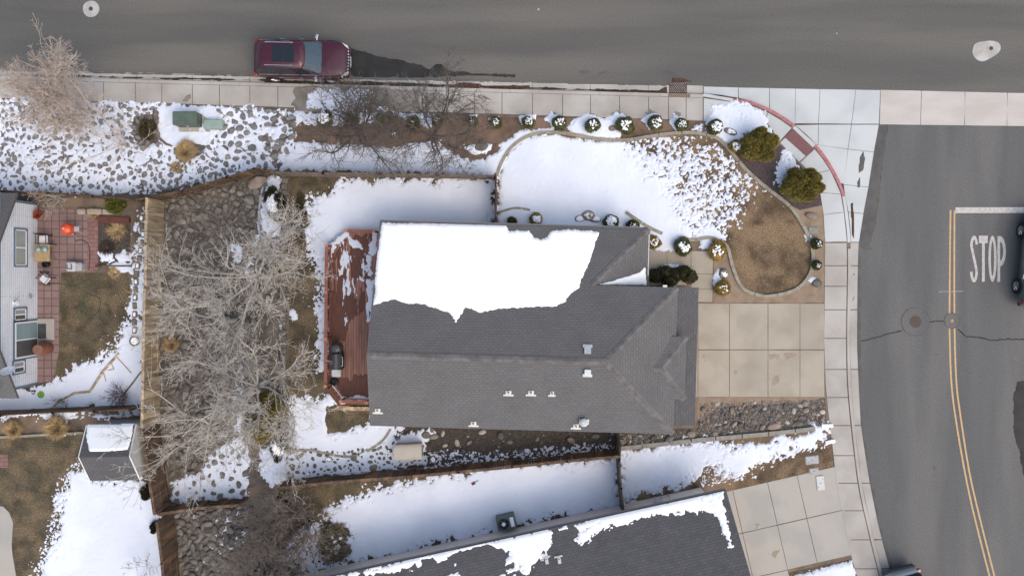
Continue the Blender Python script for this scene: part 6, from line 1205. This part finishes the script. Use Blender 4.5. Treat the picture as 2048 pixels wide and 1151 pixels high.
# ------------------------------------------------------------------ vehicles
def vehicle(nm, px, py, rz, lab, paint, sunroof=True, papers=False, flipc=None, L_=4.82, W_=1.92, hgt=1.74, rails=CHROME, cat='car', trim=CHROME):
    c = P(px, py, 1.1); t = thing(nm, lab, cat, (c.x, c.y, ZR + .014), R(rz)); k = L_ / 4.82; kw = W_ / 1.92; kh = hgt / 1.74
    st_ = [(-2.41, .62, .80), (-2.38, .80, .92), (-2.28, .88, 1.02), (-1.9, .93, 1.07), (-1.2, .955, 1.06), (-.4, .96, 1.05), (.4, .96, 1.05), (.95, .955, 1.07), (1.2, .95, 1.08), (1.6, .935, 1.05), (1.95, .91, 1.0), (2.18, .85, .93), (2.31, .74, .84), (2.39, .56, .72)]
    def ring(x, w_, zt):
        hoodc = .03; zl = .34 if abs(x) < 2.2 else .42
        half = [(w_ * .88, zl), (w_ * .98, zl + .12), (w_, min(.66, zt - .2)), (w_ * .99, zt - .14), (w_ * .945, zt - .045), (w_ * .84, zt), (w_ * .45, zt + hoodc), (0, zt + hoodc + .008)]
        return [(x * k, y * kw, z * kh) for y, z in half] + [(x * k, -y * kw, z * kh) for y, z in half[-2::-1]]
    V, F = [], []; n = 15
    for s in st_: V += ring(*s)
    for i in range(len(st_) - 1):
        for j in range(n - 1): F.append((i * n + j, i * n + j + 1, (i + 1) * n + j + 1, (i + 1) * n + j))
        F.append((i * n + n - 1, i * n, (i + 1) * n, (i + 1) * n + n - 1))
    F += [tuple(range(n - 1, -1, -1)), tuple(range((len(st_) - 1) * n, len(st_) * n))]
    body = mesh('body', V, [f[::-1] for f in F], paint, t, True)
    # greenhouse
    def oc(x0, x1, w0, w1, z, cr=.12):   # outline, tapered front to back
        return [((x0 + cr) * k, -w0 * kw, z * kh), ((x1 - cr) * k, -w1 * kw, z * kh), (x1 * k, (-w1 + cr * 1.6) * kw, z * kh), ((x1 + .04) * k, 0, z * kh), (x1 * k, (w1 - cr * 1.6) * kw, z * kh), ((x1 - cr) * k, w1 * kw, z * kh), ((x0 + cr) * k, w0 * kw, z * kh), (x0 * k, (w0 - cr) * kw, z * kh), ((x0 - .03) * k, 0, z * kh), (x0 * k, (-w0 + cr) * kw, z * kh)]
    r0 = oc(-2.26, 1.16, .86, .86, 1.04); r1 = oc(-2.0, .36, .70, .68, 1.60); r2 = oc(-1.95, .30, .64, .62, 1.69); r3 = oc(-1.7, .1, .4, .4, 1.735)
    m_ = 10; gf = [(i, (i + 1) % m_, m_ + (i + 1) % m_, m_ + i) for i in range(m_)]
    side = [gf[i] for i in (0, 5)]; front = [gf[i] for i in (1, 2, 3, 4)]; rear = [gf[i] for i in (6, 7, 8, 9)]
    mesh('side_window', r0 + r1, side, GLASS, t); mesh('windshield', r0 + r1, front, WIND, t, True); mesh('rear_window', r0 + r1, rear, GLASS, t, True)
    rf = mesh('roof', r1 + r2 + r3, [(i, (i + 1) % m_, m_ + (i + 1) % m_, m_ + i) for i in range(m_)] + [(m_ + i, m_ + (i + 1) % m_, 2 * m_ + (i + 1) % m_, 2 * m_ + i) for i in range(m_)] + [tuple(range(2 * m_, 3 * m_))], paint, t, True)
    mb = MB()
    for i, j in ((1, 1), (5, 5), (0, 0), (6, 6)): MB().tube(r0[i], r1[j], .045, .035, 5).build('pillar', paint, t)
    for f_ in (.36, .68):
        for a, b in ((0, 1), (6, 5)): A_ = Vector(r0[a]).lerp(Vector(r0[b]), f_); B_ = Vector(r1[a]).lerp(Vector(r1[b]), f_ * 1.02); MB().tube(A_, B_, .03, .03, 5).build('pillar', paint, t)
    mb = MB(); mb.path([r0[0], r0[1]], .018, 5); mb.path([r0[6], r0[5]], .018, 5); mb.build('window_trim', trim, t)
    for s in (-1, 1):
        MB().tube((-1.55 * k, s * .57 * kw, 1.745 * kh), (-.25 * k, s * .57 * kw, 1.755 * kh), .02, n=6).box(-1.6 * k, s * .57 * kw - .02, 1.69 * kh, -1.45 * k, s * .57 * kw + .02, 1.74 * kh).box(-.35 * k, s * .57 * kw - .02, 1.69 * kh, -.2 * k, s * .57 * kw + .02, 1.75 * kh).build('roof_rail', rails, t)
        mm = MB(); mm.bev(-.07, -.12, 0, .08, .12, .17, .03, at=(.82 * k, s * 1.07 * kw, 1.04 * kh), rz=-s * .25).tube((.82 * k, s * .9 * kw, 1.08 * kh), (.82 * k, s * 1.0 * kw, 1.1 * kh), .03); mm.build('mirror', trim if papers else paint, t)
        for x_ in (-.98, .02): MB().tube(((x_ - .11) * k, s * .985 * kw, .92 * kh), ((x_ + .11) * k, s * .985 * kw, .92 * kh), .02, n=6).build('door_handle', CHROME, t)
        hl = MB(); hl.add([(2.05 * k, s * .865 * kw, .93 * kh), (2.3 * k, s * .74 * kw, .86 * kh), (2.385 * k, s * .56 * kw, .80 * kh), (2.40 * k, s * .56 * kw, .70 * kh), (2.32 * k, s * .76 * kw, .70 * kh), (2.06 * k, s * .9 * kw, .78 * kh), (2.2 * k, s * .7 * kw, .93 * kh)], [(0, 1, 4, 5), (1, 2, 3, 4), (0, 6, 1), (6, 2, 1)]); hl.build('headlight', glassm('lamp_glass', (206, 212, 218), 1), t)
        MB().bev(-2.36 * k, -.09, .82 * kh, -2.2 * k, .09, 1.0 * kh, .02, at=(0, s * .82 * kw, 0)).build('tail_light', mat('tail_red', (150, 30, 28), None, rough=.3, coat=1), t)
        for x_ in (-1.45, 1.42):
            wh = MB().lathe([(.2, -.13), (.33, -.13), (.37, -.09), (.37, .09), (.33, .125), (.235, .125), (.235, .09)], 32, rot=Matrix.Rotation(-s * math.pi / 2, 3, 'X')).build('wheel', RUBBER, t); wh.location = (x_ * k, s * .86 * kw, .37)
            rm = MB(); rt_ = Matrix.Rotation(-s * math.pi / 2, 3, 'X'); rm.lathe([(.235, .09), (.24, .128), (.2, .125), (.19, .08)], 28, rot=rt_).lathe([(.06, .06), (.05, .12)], 14, rot=rt_)
            for q in range(7): a = q * 2 * math.pi / 7; rm.tube(rt_ @ Vector((.04 * math.cos(a), .04 * math.sin(a), .11)), rt_ @ Vector((.22 * math.cos(a), .22 * math.sin(a), .118)), .022, n=5)
            rm.build('rim', CHROME, wh)
            ar = MB(); pts = [(x_ * k + .43 * math.cos(a), s * .955 * kw, .40 + .42 * math.sin(a)) for a in [math.pi * i / 14 for i in range(15)]]; ar.path(pts, .03, 5)
            ar.prism([(0, 0)] * 0 or [(x_ * k - .40, s * .93 * kw), (x_ * k + .40, s * .93 * kw), (x_ * k + .40, s * .962 * kw), (x_ * k - .40, s * .962 * kw)], .3, .62); ar.build('wheel_arch', DARK, t)
    g = MB()
    for i in range(7): g.bev(2.33 * k + (-.012 if abs(i - 3) == 3 else 0), -.05, .64 * kh, 2.415 * k - .02 * abs(i - 3) * .5, .05, .82 * kh, .012, at=(.0, (i - 3) * .155, 0))
    g.build('grille', CHROME, t)
    MB().bev(2.2 * k, -.8 * kw, .36, 2.42 * k, .8 * kw, .56, .08).build('front_bumper', DARK if not papers else paint, t); MB().bev(-2.47 * k, -.84 * kw, .38, -2.2 * k, .84 * kw, .66, .06).build('rear_bumper', GREYD, t)
    MB().box(2.42 * k, -.26, .4, 2.435 * k, .26, .54).build('license_plate', WHT, t)
    if sunroof: MB().bev(-1.22 * k, -.42 * kw, 1.72 * kh, -.62 * k, .42 * kw, 1.752 * kh, .01).bev(-.6 * k, -.42 * kw, 1.72 * kh, -.12 * k, .42 * kw, 1.752 * kh, .01).build('sunroof', GLASS, rf)
    for y_ in (-.45, .25): MB().tube((1.12 * k, y_, 1.09 * kh), (.98 * k, y_ + .5, 1.15 * kh), .012, n=4).build('wiper', DARK, t)
    cab = MB(); cab.box(.55 * k, -.78 * kw, .8, 1.02 * k, .78 * kw, 1.02 * kh); [cab.bev(-.28, -.26, .55, .2, .26, 1.0, .06, at=(x_, s * .4, 0)).bev(-.32, -.25, .9, -.16, .25, 1.42, .05, at=(x_, s * .4, 0)) for x_ in (-.1,) for s in (-1, 1)]
    cab.build('interior', mat('cabin', (58, 60, 62)), t)
    if papers:
        pp = MB(); [pp.prism([(.72 + a, -.55 + b), (.95 + a * .4, -.55 + b), (.95 + a * .3, -.2 + b), (.72 + a, -.25 + b)], 1.03 + c_, 1.04 + c_) for a, b, c_ in ((0, 0, 0), (-.1, -.1, .015), (.05, .12, .03))]; o = pp.build('dashboard_papers', mat('cream_paper', (226, 226, 200)), t)
    mb = MB()
    for i in range(4): mb.box(-1.8 * k, (-.3 + i * .2) - .02, 1.725 * kh, -1.3 * k, (-.3 + i * .2) + .02, 1.74 * kh)
    mb.build('roof_rib', paint, rf)
    return t
PR = mat('burgundy_paint', (80, 34, 48), None, rough=.3, metal=.3, coat=.6, k=.8); PG = mat('slate_paint', (84, 92, 98), None, rough=.3, metal=.4, coat=1); PS = mat('silver_paint', (168, 172, 176), None, rough=.3, metal=.4, coat=1)
vehicle('parked_suv', 599, 114, -1.2, 'burgundy suv with dark sunroof parked at the kerb of the main road', PR, papers=True)
vehicle('driving_suv', 2097, 518, 85, 'slate grey suv waiting at the stop line, cut by the right edge', PG, sunroof=False)
vehicle('parked_car', 1837, 1240, -74, 'silver car at the kerb, only its tail showing at the bottom edge', PS, sunroof=False)
